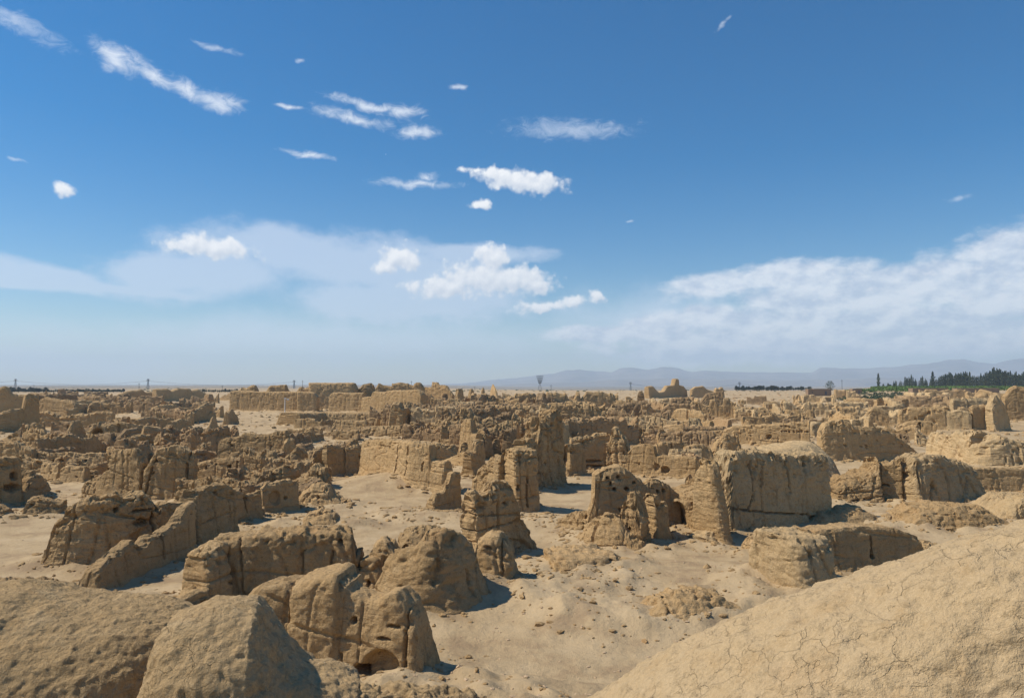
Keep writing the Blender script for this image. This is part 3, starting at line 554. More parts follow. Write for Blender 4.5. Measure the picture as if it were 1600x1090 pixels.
# ------------------------------------------------------------------ tower group right of centre
W('C', 'ruined_wall', 'left lit flank of the square block beside the tall tower', [(-185,890),(-10,935)], [(-185,700),(-160,640),(-120,592),(-60,548),(-5,540)], 2.6, p=3.6, ragged=.14, rough=1.3)
W('C', 'ruined_wall', 'square flat-topped block in front of the tall tower', [(-15,942),(125,932)], [(-15,538),(5,526),(165,526)], 3.2, p=7, ragged=.05, cracks=[[(95,700),(90,880)]], holes=[(40,760,12,14,.4)])
W('C', 'clay_tower', 'tall ragged tower right of centre with lumpy crown', [(112,800),(325,742)], [(112,450),(122,380),(132,346),(200,330),(216,292),(250,281),(290,330),(318,470),(330,492)], 2.6, 'tower', p=4, rough=2.0, ragged=.35, nh=6)
W('C', 'ruined_wall', 'low block with a dark slot doorway beside the tall tower', [(322,705),(442,698)], [(322,496),(430,488),(442,505)], 2, p=7, holes=[(347,575,17,70,1.4)], ragged=.04)
W('C', 'ruined_wall', 'wall with slotted foot behind the slim twin pillars', [(372,668),(604,664)], [(372,452),(400,440),(500,445),(520,420),(580,426),(604,440)], 1.8, p=6, holes=[(500,600,65,7,.5),(500,632,75,7,.5)], cracks=[[(452,480),(450,560)]])
W('C', 'clay_pinnacle', 'thin square pillar left of the tall rough pillar', [(545,655),(606,658)], [(542,508),(560,495),(602,498)], 1.3, 'pinnacle', p=6, ragged=.04)
W('C', 'clay_pinnacle', 'tall rough tapering pillar right of the tower', [(603,668),(742,672)], [(603,490),(625,410),(650,388),(690,410),(710,450),(742,535)], 2.2, 'pinnacle', p=3.6, rough=1.7, ragged=.18)
W('C', 'ruined_wall', 'long low wall with two dark niches behind the central holed wall', [(735,690),(1150,715)], [(735,542),(760,502),(850,491),(898,510),(906,561),(1000,568),(1150,573)], 1.2, p=7, holes=[(905,640,20,26,.3),(957,656,28,22,.5)], ragged=.05)
W('C', 'ruined_wall', 'squared wall above the two dark niches', [(900,580),(1088,576)], [(900,486),(1000,476),(1088,481)], 1.5, p=6, cracks=[[(1000,490),(1000,560)]])
W('C', 'ruined_wall', 'boxy wall left of the notched hump', [(1085,605),(1242,602)], [(1085,512),(1145,496),(1230,500),(1242,540)], 1.8, p=6)
W('C', 'ruined_wall', 'notched hump behind the pale pillar', [(1243,575),(1422,575)], [(1243,536),(1290,470),(1330,416),(1390,408),(1410,440),(1422,505)], 2, p=4, rough=1.4)
W('C', 'ruined_wall', 'long wall dotted with rows of square beam holes', [(1335,500),(1855,510)], [(1335,402),(1380,382),(1460,376),(1600,370),(1855,352)], 1.8, p=6, ragged=.08,
  holes=[(1608,448,14,14,.6)] + [(1684 + 16 * i, 414 + (i % 2), 5, 5, .4) for i in range(11)] + [(x, 385, 5, 5, .4) for x in (1685, 1715, 1735)] + [(1430,430,5,5,.3),(1490,440,5,5,.3)])
W('C', 'ruined_wall', 'short wall with rounded corner left of the crack line', [(975,470),(1112,474)], [(975,402),(1000,386),(1112,391)], 1.6, p=5)
W('C', 'ruined_wall', 'low continuation wall before the beam hole wall', [(1112,486),(1332,484)], [(1112,416),(1332,406)], 1.6, p=5, nh=4)
W('C', 'ruined_wall', 'broad wall with a central crack below the ruined shrine', [(998,380),(1212,390)], [(998,315),(1030,273),(1080,268),(1190,290),(1212,312)], 2, p=5, cracks=[[(1095,290),(1095,340)]])
W('C', 'ruined_wall', 'wall riddled with small holes in front of the cave doorway', [(462,1078),(740,1075),(1025,1055)],
  [(462,960),(488,860),(508,790),(512,682),(560,651),(665,626),(690,641),(790,700),(815,741),(860,706),(900,706),(960,741),(1025,800)], 1.5, p=5, ragged=.06, nh=6,
  holes=[(645,775,12,10,.5),(622,740,6,12,.4),(722,775,15,11,.5),(770,735,8,10,.4),(915,790,8,12,.5),(950,785,8,12,.5),(600,705,6,8,.3)])
W('C', 'clay_pinnacle', 'pale rough pillar before the holed wall', [(708,1150),(832,1165)], [(710,860),(725,792),(780,785),(800,840),(830,950)], 1.8, 'pinnacle', p=4, ragged=.08, rough=1.3)
W('C', 'ruined_wall', 'pale stump wall left of the cave doorway', [(850,1140),(945,1125)], [(800,862),(820,852),(850,800),(890,795),(902,846),(975,848),(990,882)], 1.8, p=4, ragged=.06, strata=.4, rough=1.3)
W('C', 'cave_doorway', 'black cave doorway under a low lintel wall', [(1000,1092),(1135,1092)], [(1000,815),(1050,790),(1135,765)], 6.5, 'doorway', p=7, holes=[(1064,1005,54,120,5.6)], ragged=.05, fine=.7)
W('C', 'clay_pinnacle', 'pale curved pillar right of the cave doorway', [(1185,1150),(1300,1135)], [(1135,760),(1140,680),(1150,602),(1190,580),(1240,590),(1248,625),(1270,760),(1290,840)], 3.2, 'pinnacle', p=3.2, pe=3, ragged=.06, mat=MUD, strata=.3, batter=.2, cracks=[[(1130,830),(1200,835),(1270,825)],[(1245,620),(1262,760)]])
W('C', 'ruined_wall', 'wing wall rising behind the pale curved pillar', [(1035,1000),(1155,1010)], [(1035,805),(1080,772),(1086,702),(1155,662)], 1.3, p=5)
W('C', 'ruined_wall', 'great pale block of wall with rounded shoulders and long cracks', [(1262,1095),(1600,1050),(1925,1005)],
  [(1262,800),(1285,640),(1300,572),(1340,532),(1400,525),(1500,540),(1560,535),(1640,545),(1700,560),(1860,548),(1925,545)], 3.2, p=4.6, ragged=.15, rough=1.35, mat=PALE, nh=0, cracks=[[(1510,600),(1515,800),(1480,900)],[(1730,600),(1742,800)],[(1290,890),(1440,905),(1600,922),(1850,930)],[(1575,640),(1570,760)]], holes=[(1850,622,12,12,.6),(1880,950,40,10,.4)], gully=.7, rad=1, crust=.3, strata=.4)
W('C', 'earth_ledge', 'pale foot spur at the left of the great block', [(1142,1155),(1300,1128)], [(1142,1085),(1190,1040),(1250,1005),(1300,1000)], 1.8, 'ledge', p=4, mat=PALE)
W('C', 'earth_boulder', 'lumpy boulder-like block before the holed wall', [(470,1130),(600,1165),(842,1172)], [(470,1075),(500,1010),(540,955),(562,925),(620,920),(690,940),(715,1000),(790,1040),(842,1090)], 2.4, 'boulder', p=3, pe=2.8, rough=1.4, ragged=.1, mat=MUD)
W('C', 'earth_ledge', 'broken terrace edge beside the black pit', [(120,1005),(290,1000),(420,1062)], [(120,990),(300,972),(370,932),(440,908)], 1.6, 'ledge', p=3.5, rough=1.5, ragged=.12)
# ------------------------------------------------------------------ right side
W('D', 'ruined_wall', 'broad weathered wall with a raised left corner in the right middle', [(325,612),(610,612),(915,600)], [(322,410),(345,362),(400,341),(500,336),(520,380),(700,386),(760,421),(850,482),(915,552)], 2.2, p=5, nh=12, ragged=.12)
W('D', 'earth_mound', 'smooth sunlit bank behind the great pale block', [(-60,0),(235,0)], [(-60,548),(60,508),(160,482),(235,474)], 8, 'mound', bd=[50,56], nh=0, chips=.2, p=2.8, pe=2.6, mat=PALE, ragged=.08)
W('D', 'rubble_heap', 'lumpy spur with a split right of the great pale block', [(283,908),(450,885),(668,880)], [(283,808),(310,742),(400,726),(500,692),(560,676),(620,642),(652,582),(700,552),(735,580)], 4, 'spur', p=3.6, pe=3.2, rough=1.4, cracks=[[(440,745),(455,880)],[(500,855),(640,835)]], mat=MUD)
W('D', 'ruined_wall', 'shaded wall behind the lumpy split spur', [(650,862),(828,872)], [(650,640),(700,602),(760,606),(828,570)], 1.6, p=5, cracks=[[(660,745),(750,748)]])
W('D', 'ruined_wall', 'thick pale furrowed block in the right middle', [(815,892),(1000,885),(1258,858)], [(815,680),(828,620),(850,572),(990,556),(1060,570),(1150,600),(1230,650),(1258,695)], 4.6, p=3.6, pe=4, mat=PALE, ragged=.1, gully=1.8, rough=1.3, holes=[(1025,760,14,16,.4)])
W('D', 'ruined_wall', 'plain level wall reaching the right edge', [(1240,805),(1760,810)], [(1215,642),(1300,641),(1600,640),(1760,640)], 1.1, p=8, ragged=.03, mat=MUD)
W('D', 'earth_mound', 'row of low rounded humps before the great pale block', [(112,1032),(420,1030),(755,1005)], [(112,1005),(180,967),(260,950),(300,906),(370,912),(440,882),(520,878),(560,890),(640,940),(755,988)], 2.6, 'mound', p=3, pe=2.8, ragged=.06)
W('D', 'earth_mound', 'crusted oval hump above the smooth corner mound', [(770,1042),(1200,1050),(1490,1045)], [(745,1000),(800,942),(870,872),(1000,861),(1250,866),(1320,900),(1400,950),(1490,1035)], 4, 'mound', p=3.4, pe=3, ragged=.08, crust=.8)
W('D', 'earth_mound', 'pale lumpy slope at the right edge above the smooth mound', [(1255,925),(1420,1000),(1760,1080)], [(1255,855),(1280,802),(1400,786),(1500,796),(1600,822),(1760,840)], 4.5, 'mound', p=3, pe=3, mat=PALE, crust=.5, ragged=.1)
W('D', 'ruined_wall', 'pale cracked lumps below the pillar with a hooded top', [(1038,590),(1340,630)], [(1038,475),(1060,416),(1150,440),(1230,402),(1300,421),(1430,416)], 4.5, p=3.4, mat=PALE, rough=1.5, ragged=.15)
W('D', 'ruined_wall', 'wide furrowed pale bank at the right edge', [(1245,612),(1340,640),(1760,642)], [(1240,505),(1300,481),(1420,440),(1500,470),(1760,486)], 5, p=3.4, mat=PALE, gully=1.8, rough=1.4, ragged=.12)
W('D', 'ruined_wall', 'pair of thin bright-edged fins in the right distance', [(593,388),(748,390)], [(593,345),(620,291),(660,256),(700,266),(748,302)], 2, p=4, rough=1.3)
W('D', 'ruined_wall', 'block pocked with big round holes in the right distance', [(822,408),(1118,412)], [(822,282),(880,262),(1000,262),(1100,271),(1118,315)], 2.4, p=5, holes=[(860,290,9,14,.5),(890,360,9,12,.5),(925,345,9,14,.5),(960,330,13,15,.5),(980,365,12,10,.4),(1010,300,9,10,.5),(1040,360,9,9,.4)], ragged=.08)
W('D', 'ruined_wall', 'low block with a dark window before the pocked block', [(808,440),(1045,446)], [(808,372),(900,346),(1020,351),(1045,370)], 2.0, p=5, holes=[(905,388,12,16,.6),(948,392,10,30,.8)])
W('D', 'ruined_wall', 'pale square block right of the pocked block', [(1113,412),(1264,415)], [(1113,292),(1180,280),(1250,281),(1264,302)], 3, p=6, mat=PALE)
W('D', 'ruined_wall', 'dark recessed wall between the pale block and the hooded pillar', [(1264,414),(1402,412)], [(1264,262),(1350,246),(1402,262)], 2, p=6)
W('D', 'clay_pinnacle', 'rough pale pillar with a hooded top near the right edge', [(1376,418),(1492,414)], [(1376,265),(1400,192),(1430,186),(1450,230),(1475,290),(1492,325)], 2.8, 'pinnacle', p=3.6, rough=1.8, ragged=.16, mat=PALE)
W('D', 'ruined_wall', 'tall dark skyline wall at the right edge', [(1470,350),(1760,352)], [(1470,200),(1500,151),(1540,128),(1600,140),(1760,146)], 3, p=5, ragged=.12)
W('D', 'clay_stump', 'smooth square stub under the poplars', [(1014,244),(1098,244)], [(1014,196),(1030,180),(1060,178),(1098,192)], 2.2, 'stump', p=5, mat=PALE)
W('D', 'clay_stump', 'tall blocky stub left of the right edge wall', [(1298,244),(1402,246)], [(1298,190),(1310,160),(1330,150),(1402,166)], 2.6, 'stump', p=5)
W('D', 'clay_stump', 'thin leaning fin above the pale square block', [(1163,280),(1222,280)], [(1163,245),(1180,202),(1222,195)], 1.4, 'stump', p=4)
W('D', 'earth_mound', 'round-shouldered pale hump above the pocked block', [(818,262),(968,258)], [(818,226),(850,201),(950,206),(968,225)], 2.6, 'mound', p=3.5, mat=PALE)
W('D', 'ruined_wall', 'dark trapezoid ruin beyond the long straight far wall', [(478,285),(642,288)], [(478,216),(500,205),(590,205),(642,252)], 3, p=5)
W('D', 'ruined_wall', 'long straight far wall in the right distance', [(158,300),(502,305)], [(158,252),(270,246),(502,252)], 2.4, p=6)
W('D', 'clay_stump', 'pale upright stub left of the broad weathered wall', [(253,462),(332,456)], [(253,372),(290,351),(332,362)], 2.4, 'stump', p=4, mat=PALE)
# ------------------------------------------------------------------ ruined shrine on the sand
W('C', 'shrine_wall', 'ruined shrine on the sand with a square brick turret', [(837,210),(1086,204)], [(837,136),(870,130),(906,172),(940,165),(960,130),(1004,125),(1009,86),(1030,85),(1033,125),(1060,130),(1086,162)], 4, 'shrine', p=7, ragged=.05)
W('C', 'shrine_wall', 'domed shrine wall right of the turret', [(1118,205),(1266,204.6)], [(1118,152),(1140,136),(1190,130),(1220,155),(1266,166)], 4, 'shrine', p=6, ragged=.08)
W('C', 'shrine_wall', 'right end of the ruined shrine with two small horns', [(1266,211),(1322,210.8)], [(1266,152),(1275,139),(1286,152),(1300,139),(1315,140),(1322,168)], 3.5, 'shrine', p=5, ragged=.06)
W('C', 'earth_platform', 'square brick base in front of the ruined shrine', [(1013,256),(1087,256)], [(1013,204),(1087,204)], 4, 'platform', p=9, ragged=.02)
# ------------------------------------------------------------------ crowd of ruins in the distance, each one an object
HANDN = len(FEET)
ZONES = [  # x0, x1, y0, y1 (photo pixels of the foot), count, height range in photo pixels, where, size factor
    (55, 350, 621, 634, 34, (7, 12), 'on the far left skyline ruins'),
    (60, 330, 634, 648, 31, (10, 16), 'in the left distance'),
    (250, 352, 648, 662, 8, (12, 18), 'above the left sandy path'),
    (0, 130, 662, 716, 16, (8, 20), 'on the rubbly ground at the left'),
    (150, 330, 664, 690, 13, (10, 20), 'in the left middle crowd'),
    (470, 590, 668, 690, 13, (8, 15), 'below the flat-topped platform'),
    (660, 800, 636, 660, 40, (10, 22), 'under the skyline pinnacles'),
    (620, 790, 660, 690, 39, (15, 32), 'in the crowded centre left'),
    (690, 800, 690, 722, 19, (18, 38), 'beside the tall plain wall'),
    (790, 1040, 627, 640, 36, (6, 13), 'on the edge of the bare sand'),
    (780, 1050, 641, 668, 65, (12, 25), 'in the crowded centre'),
    (780, 980, 668, 700, 26, (15, 30), 'around the tall tower'),
    (1040, 1290, 628, 650, 34, (6, 13), 'beyond the beam hole wall'),
    (960, 1180, 650, 690, 33, (10, 20), 'left of the beam hole wall'),
    (1170, 1330, 646, 668, 26, (8, 15), 'above the beam hole wall'),
    (1320, 1600, 622, 640, 28, (7, 15), 'below the poplars'),
    (1300, 1600, 640, 672, 31, (12, 22), 'in the right distance'),
    (870, 1120, 672, 704, 18, (12, 24), 'behind the two-niche wall'),
    (1290, 1400, 690, 716, 5, (10, 18), 'beside the broad weathered wall'),
    (60, 210, 728, 758, 6, (10, 16), 'on the left sand above the slotted wall'),
    (250, 530, 712, 800, 20, (18, 40), 'among the left centre walls'),
    (60, 260, 690, 742, 14, (14, 30), 'between the left edge ruins and the domed wall'),
    (1000, 1100, 722, 746, 6, (10, 18), 'behind the cave doorway'),
    (430, 620, 690, 712, 8, (8, 18), 'behind the tall plain wall'),
    (1300, 1440, 672, 700, 10, (11, 18), 'beside the pocked block'),
]
NOGO = [(530, 745, 765, 880), (845, 935, 742, 800), (60, 125, 745, 800), (300, 350, 655, 712), (330, 445, 647, 690), (560, 690, 640, 656), (1100, 1180, 600, 632)]
def shape_of(L, h, n):
    if n > 2: return 'angled'
    if L < 1.1 * h: return 'slender'
    if L > 3.2 * h: return 'long'
    return 'squat'
ORD = ['first', 'second', 'third', 'fourth', 'fifth', 'sixth', 'seventh', 'eighth', 'ninth', 'tenth', 'eleventh', 'twelfth', 'thirteenth', 'fourteenth', 'fifteenth', 'sixteenth', 'seventeenth', 'eighteenth', 'nineteenth', 'twentieth'] + ['twenty-' + w_ for w_ in ('first', 'second', 'third', 'fourth', 'fifth', 'sixth', 'seventh', 'eighth', 'ninth')] + ['thirtieth'] + ['thirty-' + w_ for w_ in ('first', 'second', 'third', 'fourth', 'fifth')]
pts_all = np.concatenate([c for c, _ in FEET]); KIND = {'angled': ('ruined_room', 'room corner', 'ruined room'), 'slender': ('clay_pillar', 'pillar', 'pillar'), 'long': ('ruined_wall', 'wall', 'ruined wall'), 'squat': ('ruined_block', 'block', 'ruined block')}
fr = random.Random(21)
for zi, (x0, x1, y0, y1, cnt, hr, where) in enumerate(ZONES):
    made = []; tries = 0
    while len(made) < cnt and tries < cnt * 40:
        tries += 1
        px = fr.uniform(x0, x1); py = y0 + (y1 - y0) * (len(made) + fr.random()) / cnt
        if any(a < px < b and c < py < d for a, b, c, d in NOGO): continue
        p = gpt(px, py); D = np.linalg.norm(p)
        h = max(1.0, fr.uniform(*hr) * (1.18 if py > 640 else 1) * fr.choice([1, 1, 1, 1.3]) * D / F); h = min(h, 7)
        k = fr.random(); ang = math.radians(fr.choice([-6, -6, 78, 84, -14]) + fr.gauss(0, 7))
        if k < .22: L = h * fr.uniform(.35, .8); segs = 1
        elif k < .62: L = fr.uniform(1.4, 3.6) * h; segs = 1
        elif k < .80: L = fr.uniform(3.3, 5.5) * h; segs = 1
        else: L = fr.uniform(1.6, 3.0) * h; segs = fr.choice([2, 2, 3])
        L = max(L, 1.5 * (D / 150))
        if len(pts_all) and np.min(np.hypot(*(pts_all - p).T)) < .2 * L + .6: continue
        t = np.array([math.cos(ang), math.sin(ang)]); n_ = np.array([-t[1], t[0]])
        path = [p - t * L / 2, p + t * L / 2]
        if segs >= 2: path.append(path[-1] + n_ * L * fr.uniform(.5, .9))
        if segs == 3: path.insert(0, path[0] + n_ * L * fr.uniform(.4, .8))
        path = np.array(path); TL = np.linalg.norm(np.diff(path, axis=0), axis=1).sum()
        g = float(ground_base(*p)); n = max(3, int(TL / 1.6)); mode = fr.random(); sz = []
        for i in range(n + 1):
            u = i / n
            f = 1 - .75 * u if mode < .25 else (.25 + .75 * u if mode < .5 else 1)
            f *= fr.choice([1, 1, 1, .95, .85, .65])
            if i and fr.random() < .55: sz.append((u * TL - .12, sz[-1][1]))            # a broken step
            sz.append((u * TL, g + h * max(.22, f)))
        th = min(2.8, max(1.0, .36 * h)) * fr.uniform(.8, 1.3) * (1 if segs > 1 or L > h else 1.1)
        if D > 250: th *= 1.3
        sname = shape_of(L, h, segs + 1); nm = KIND[sname]
        o = erode(nm[0], path, sz, th, p=fr.choice([3.6, 5, 7]), batter=fr.uniform(.1, .3), rough=fr.uniform(1.1, 1.9), ragged=fr.uniform(.18, .4),
                  holes=[(fr.uniform(.1, .9) * TL, g + h * fr.uniform(.35, .7), max(.12, .8 * D / F), max(.12, 1.0 * D / F), .5) for _ in range(fr.choice([0, 0, 1, 2, 3]))],
                  res=RES * D / F, seed=fr.uniform(0, 50), cap=14000, mat=fr.choice([MUD, MUD, DUSK, MUDR] if px < 640 else [MUD, MUD, PALE, PALE, DUSK] if px > 1150 else [MUD, MUD, MUDR, DUSK, PALE]))
        made.append((px, o, sname, nm))
    for sname in KIND:
        grp = sorted([m_ for m_ in made if m_[2] == sname], key=lambda m_: m_[0])
        adj = {'angled': 'broken', 'slender': 'slender eroded', 'long': 'long low', 'squat': 'squat worn'}[sname]
        for i, (px, o, s_, nm) in enumerate(grp):
            pos_ = '' if len(grp) == 1 else ('leftmost ' if i == 0 else 'rightmost ' if i == len(grp) - 1 else ORD[i] + '-from-left ')
            tail = '' if len(grp) == 1 or i in (0, len(grp) - 1) else ', counted from the left'
            tag(o, f'{pos_}{adj} {nm[1]} {where}', nm[2], 'distant ruins ' + where, 'thing')

# ------------------------------------------------------------------ terrain, one sheet out to the horizon
ys = np.concatenate([np.arange(1500, 700, -2.2), np.arange(700, 604, -.8), np.arange(604, 601, -.35)])
rad = np.concatenate([[.4, 1, 2, 3, 5, 7.5], np.maximum(9.5, CZ * F / (ys - HZ))]); rad = np.unique(np.round(rad, 3)); rad = np.concatenate([rad, np.geomspace(rad[-1] * 1.12, 15900, 22)])
azs = np.concatenate([np.arange(-42, 42, .105), np.arange(42, 318, 4)]); na, nr_ = len(azs), len(rad)
A_, R_ = np.meshgrid(np.radians(azs), rad, indexing='ij'); GX = (np.sin(A_) * R_).ravel(); GY = (np.cos(A_) * R_).ravel(); GR = R_.ravel()
gz = ground_base(GX, GY); P3 = np.stack([GX, GY, np.zeros_like(GX)], 1)
near = GR < 1500
nz_ = np.zeros_like(GX); q = P3[near]; r_ = GR[near]
nz_[near] = .22 * fbm(q / 9, 3) + .08 * fbm(q / 1.7, 3) * (r_ < 500) + np.where(r_ < 110, .022 * fbm(q / .33, 3, .6), 0) + np.where(r_ < 70, .05 * np.clip(fbm(q / .9 + 40, 3, .6) - .12, 0, 1) * 1.5, 0)
far = sstep(r_, 110, 190); nz_[near] += far * (.75 * np.clip(fbm(q * (1, .8, 1) / 7 + 11, 3, .6), -.05, 1) + .25 * fbm(q / 3.0, 2))
nz_[near] += .35 * sstep(r_, 200, 320) * (perlin(q / (45, 20, 1) + 3))
# a low scarp line where the plateau ends
nz_[near] += .0
# talus: ground heaped against everything that stands on it
tal = np.zeros_like(GX); azd = A_.ravel()
for C_, hw in FEET:
    lo, hi = C_.min(0) - 5, C_.max(0) + 5
    idx = np.where((GX > lo[0]) & (GX < hi[0]) & (GY > lo[1]) & (GY < hi[1]) & (GR < 450))[0]
    if not len(idx): continue
    dd = np.full(len(idx), 99.0)
    for c_ in C_: dd = np.minimum(dd, np.hypot(GX[idx] - c_[0], GY[idx] - c_[1]))
    amp = min(.6, .20 + .14 * hw)
    tal[idx] = np.maximum(tal[idx], amp * np.exp(-np.clip(dd - hw, 0, 9) / (.6 + .2 * hw)))
tal *= 1 + .7 * fbm(P3 / 1.3 + 5, 2)
gz = gz + nz_ + tal
gz = gz + np.where(GR > 1500, 0, 0)
i = np.arange(na)[:, None] * nr_ + np.arange(nr_ - 1)[None, :]; j = ((np.arange(na) + 1) % na)[:, None] * nr_ + np.arange(nr_ - 1)[None, :]
Q = np.stack([i, j, j + 1, i + 1], 2).reshape(-1, 4)
gm = bpy.data.materials.new('ground_earth'); gm.use_nodes = True; t = NT(gm.node_tree); t.n.clear()
pos = t.new('ShaderNodeNewGeometry').outputs['Position']; big = t.noise(pos, .05, 5, .6); mid = t.noise(pos, .45, 6, .62); fin = t.noise(pos, 5, 8, .68); gr = t.noise(pos, 26, 4, .7)
cc = t.mix(t.ss(big, .40, .60), (.415, .305, .172), (.465, .35, .205)); cc = t.mix(t.m('MULTIPLY', t.ss(mid, .45, .7), .7), cc, (.52, .40, .245))
cc = t.mix(t.m('MULTIPLY', t.ss(mid, .52, .34), .6), cc, (.27, .185, .11)); cc = t.mix(t.m('MULTIPLY', t.ss(fin, .52, .72), .38), cc, (.28, .195, .12))
cc = t.mix(t.m('MULTIPLY', t.ss(gr, .48, .75), .35), cc, (.54, .42, .28))
dist = t.v('LENGTH', pos)
fb = t.noise(t.map(pos, scl=(.0006, .003, 0)), 1.0, 6, .6)
farc = t.mix(t.ss(fb, .42, .58), (.34, .27, .19), (.17, .16, .13))                 # gravel plain and scrub belts beyond the plateau
cc = t.mix(t.ss(dist, 1000, 2200), cc, farc)
h = t.m('ADD', t.m('MULTIPLY', fin, .6), t.m('ADD', t.m('MULTIPLY', gr, .3), t.m('MULTIPLY', t.noise(pos, 1.6, 4, .6), .6)))
bp = t.new('ShaderNodeBump'); bp.inputs['Strength'].default_value = 1; bp.inputs['Distance'].default_value = .11; t.put(bp.inputs['Height'], h)
pb = t.new('ShaderNodeBsdfPrincipled'); t.put(pb.inputs['Base Color'], cc); pb.inputs['Roughness'].default_value = .97; pb.inputs['Specular IOR Level'].default_value = .1; t.put(pb.inputs['Normal'], bp.outputs[0])
om = t.new('ShaderNodeOutputMaterial'); t.l.new(pb.outputs[0], om.inputs[0])
tag(mesh('ground', np.stack([GX, GY, gz], 1), Q[:, ::-1], gm), 'bare trodden sandy earth between the ruins', 'ground', kind='structure')
def ghz(x, y):
    return float(ground_base(x, y)) + .1

# ------------------------------------------------------------------ loose clods and stones
ico = []
bm_v = [(0,0,1),(.894,0,.447),(.276,.851,.447),(-.724,.526,.447),(-.724,-.526,.447),(.276,-.851,.447),(.724,.526,-.447),(-.276,.851,-.447),(-.894,0,-.447),(-.276,-.851,-.447),(.724,-.526,-.447),(0,0,-1)]
bm_t = [(0,1,2),(0,2,3),(0,3,4),(0,4,5),(0,5,1),(1,6,2),(2,7,3),(3,8,4),(4,9,5),(5,10,1),(6,7,2),(7,8,3),(8,9,4),(9,10,5),(10,6,1),(11,7,6),(11,8,7),(11,9,8),(11,10,9),(11,6,10)]
IV = np.array(bm_v); IT = np.array(bm_t)
def clods(name, label, P, S, mat, flat=.6):
    n = len(P); j = rng.uniform(.6, 1.3, (n, 12, 1)); sc_ = rng.uniform(.6, 1.2, (n, 1, 3)) * (1, 1, flat)
    a = rng.uniform(0, 6.28, n); ca, sa = np.cos(a), np.sin(a)
    V = IV[None] * j * sc_; X = V[:, :, 0] * ca[:, None] - V[:, :, 1] * sa[:, None]; Y = V[:, :, 0] * sa[:, None] + V[:, :, 1] * ca[:, None]
    V = np.stack([X, Y, V[:, :, 2]], 2) * S[:, None, None] + P[:, None, :]
    T = (IT[None] + (np.arange(n) * 12)[:, None, None]).reshape(-1, 3)
    o = mesh(name, V.reshape(-1, 3), [], mat, None, False, T); tag(o, label, 'rubble', kind='stuff'); return o
gzf = gz.reshape(na, nr_)
def gz_at(x, y):
    a = np.degrees(np.arctan2(x, y)); r = np.hypot(x, y)
    ia = np.clip(((a + 42) / .105), 0, 798); ir = np.interp(r, rad, np.arange(nr_))
    a0 = ia.astype(int); r0 = np.clip(ir.astype(int), 0, nr_ - 2); fa = ia - a0; fr_ = ir - r0
    return (gzf[a0, r0] * (1 - fa) + gzf[a0 + 1, r0] * fa) * (1 - fr_) + (gzf[a0, r0 + 1] * (1 - fa) + gzf[a0 + 1, r0 + 1] * fa) * fr_
def scatter(n, y0, y1, smin, smax, x0=-60, x1=1660, pw=2.5):
    yy = rng.uniform(y0, y1, n); xx = rng.uniform(x0, x1, n); D = CZ * F / (yy - HZ); x = (xx - PX) / F * D; y = D
    return np.stack([x, y, gz_at(x, y)], 1), smin + (smax - smin) * rng.uniform(0, 1, n) ** pw
Pn = scatter(5200, 700, 1250, .02, .16, pw=3.5); Pn = (Pn[0], Pn[1] * .6)
clods('scattered_stones', 'small stones and clods strewn over the open yard', Pn[0], Pn[1], SANDY)
# clods gather along the feet of the walls
PP = []; SS = []
for C_, hw in FEET[:HANDN]:
    D = np.linalg.norm(C_.mean(0)); n = int(np.clip(40 * len(C_) / max(1, D / 60), 12, 190))
    k = rng.integers(0, len(C_), n); off = (hw + rng.uniform(-.15, 1, n) + 1.3 * rng.uniform(0, 1, n) ** 2.5); an = rng.uniform(0, 6.28, n)
    x = C_[k, 0] + np.cos(an) * off; y = C_[k, 1] + np.sin(an) * off; ok = (y > 16) & (np.abs(np.degrees(np.arctan2(x, y))) < 41)
    x, y = x[ok], y[ok]
    PP.append(np.stack([x, y, gz_at(x, y)], 1)); SS.append(rng.uniform(.04, .09, len(x)) + min(1, D / 70) * .25 * rng.uniform(0, 1, len(x)) ** 4 * (1 + D / 120))
clods('fallen_clods', 'fallen lumps of earth gathered at the feet of the walls', np.concatenate(PP), np.concatenate(SS), MUD)
Pm = scatter(5200, 622, 700, .12, .75, pw=3); clods('rubble_field', 'broken rubble covering the ground between the distant ruins', Pm[0], Pm[1], MUD, .7)
Pf_ = scatter(1500, 607, 634, .35, 1.9, 760, 1420, 3); clods('desert_hummocks', 'low dark hummocks dotting the bare sand in the distance', Pf_[0], Pf_[1], MUDR, .45)
Ph = scatter(420, 604.5, 612, 1.0, 3.2, -40, 1400, 2); clods('far_scrub', 'dark scrub along the far edge of the sand', Ph[0], Ph[1], LEAF, .5)

# ------------------------------------------------------------------ mountains
def range_(name, label, prof, D, depth, zb, mat, seed):
    prof = np.array(prof, float); n = 420; px = np.linspace(prof[0, 0], prof[-1, 0], n); top = (HZ - np.interp(px, prof[:, 0], prof[:, 1])) / F * D + CZ
    m = 26; V = []
    x = (px - PX) / F * D; rows = np.linspace(-1, 1, m)
    for r in rows:
        k = 1 - abs(r) ** 1.15; yy = D + r * depth * (1 if r < 0 else .4)
        P = np.stack([x / 900, np.full(n, yy / 900), np.full(n, seed)], 1)
        rg = 1 - np.abs(fbm(P, 4, .55)) * 1.6
        z = zb + (top - zb) * k * (1 - (1 - rg) * (1 - k) * .9) * (1 if r else 1) + (26 * fbm(P * 3, 3) * np.clip(top - zb, 0, 200) / 200)
        V.append(np.stack([x * yy / D, np.full(n, yy), z], 1))
    V = np.concatenate(V); i = np.arange(m - 1)[:, None] * n + np.arange(n - 1)[None, :]
    o = mesh(name, V, np.stack([i, i + 1, i + n + 1, i + n], 2).reshape(-1, 4), mat); tag(o, label, 'mountains', kind='structure'); return o
ROCK = plain('mountain_rock', (.20, .17, .145), .95, 0, .3, .002)
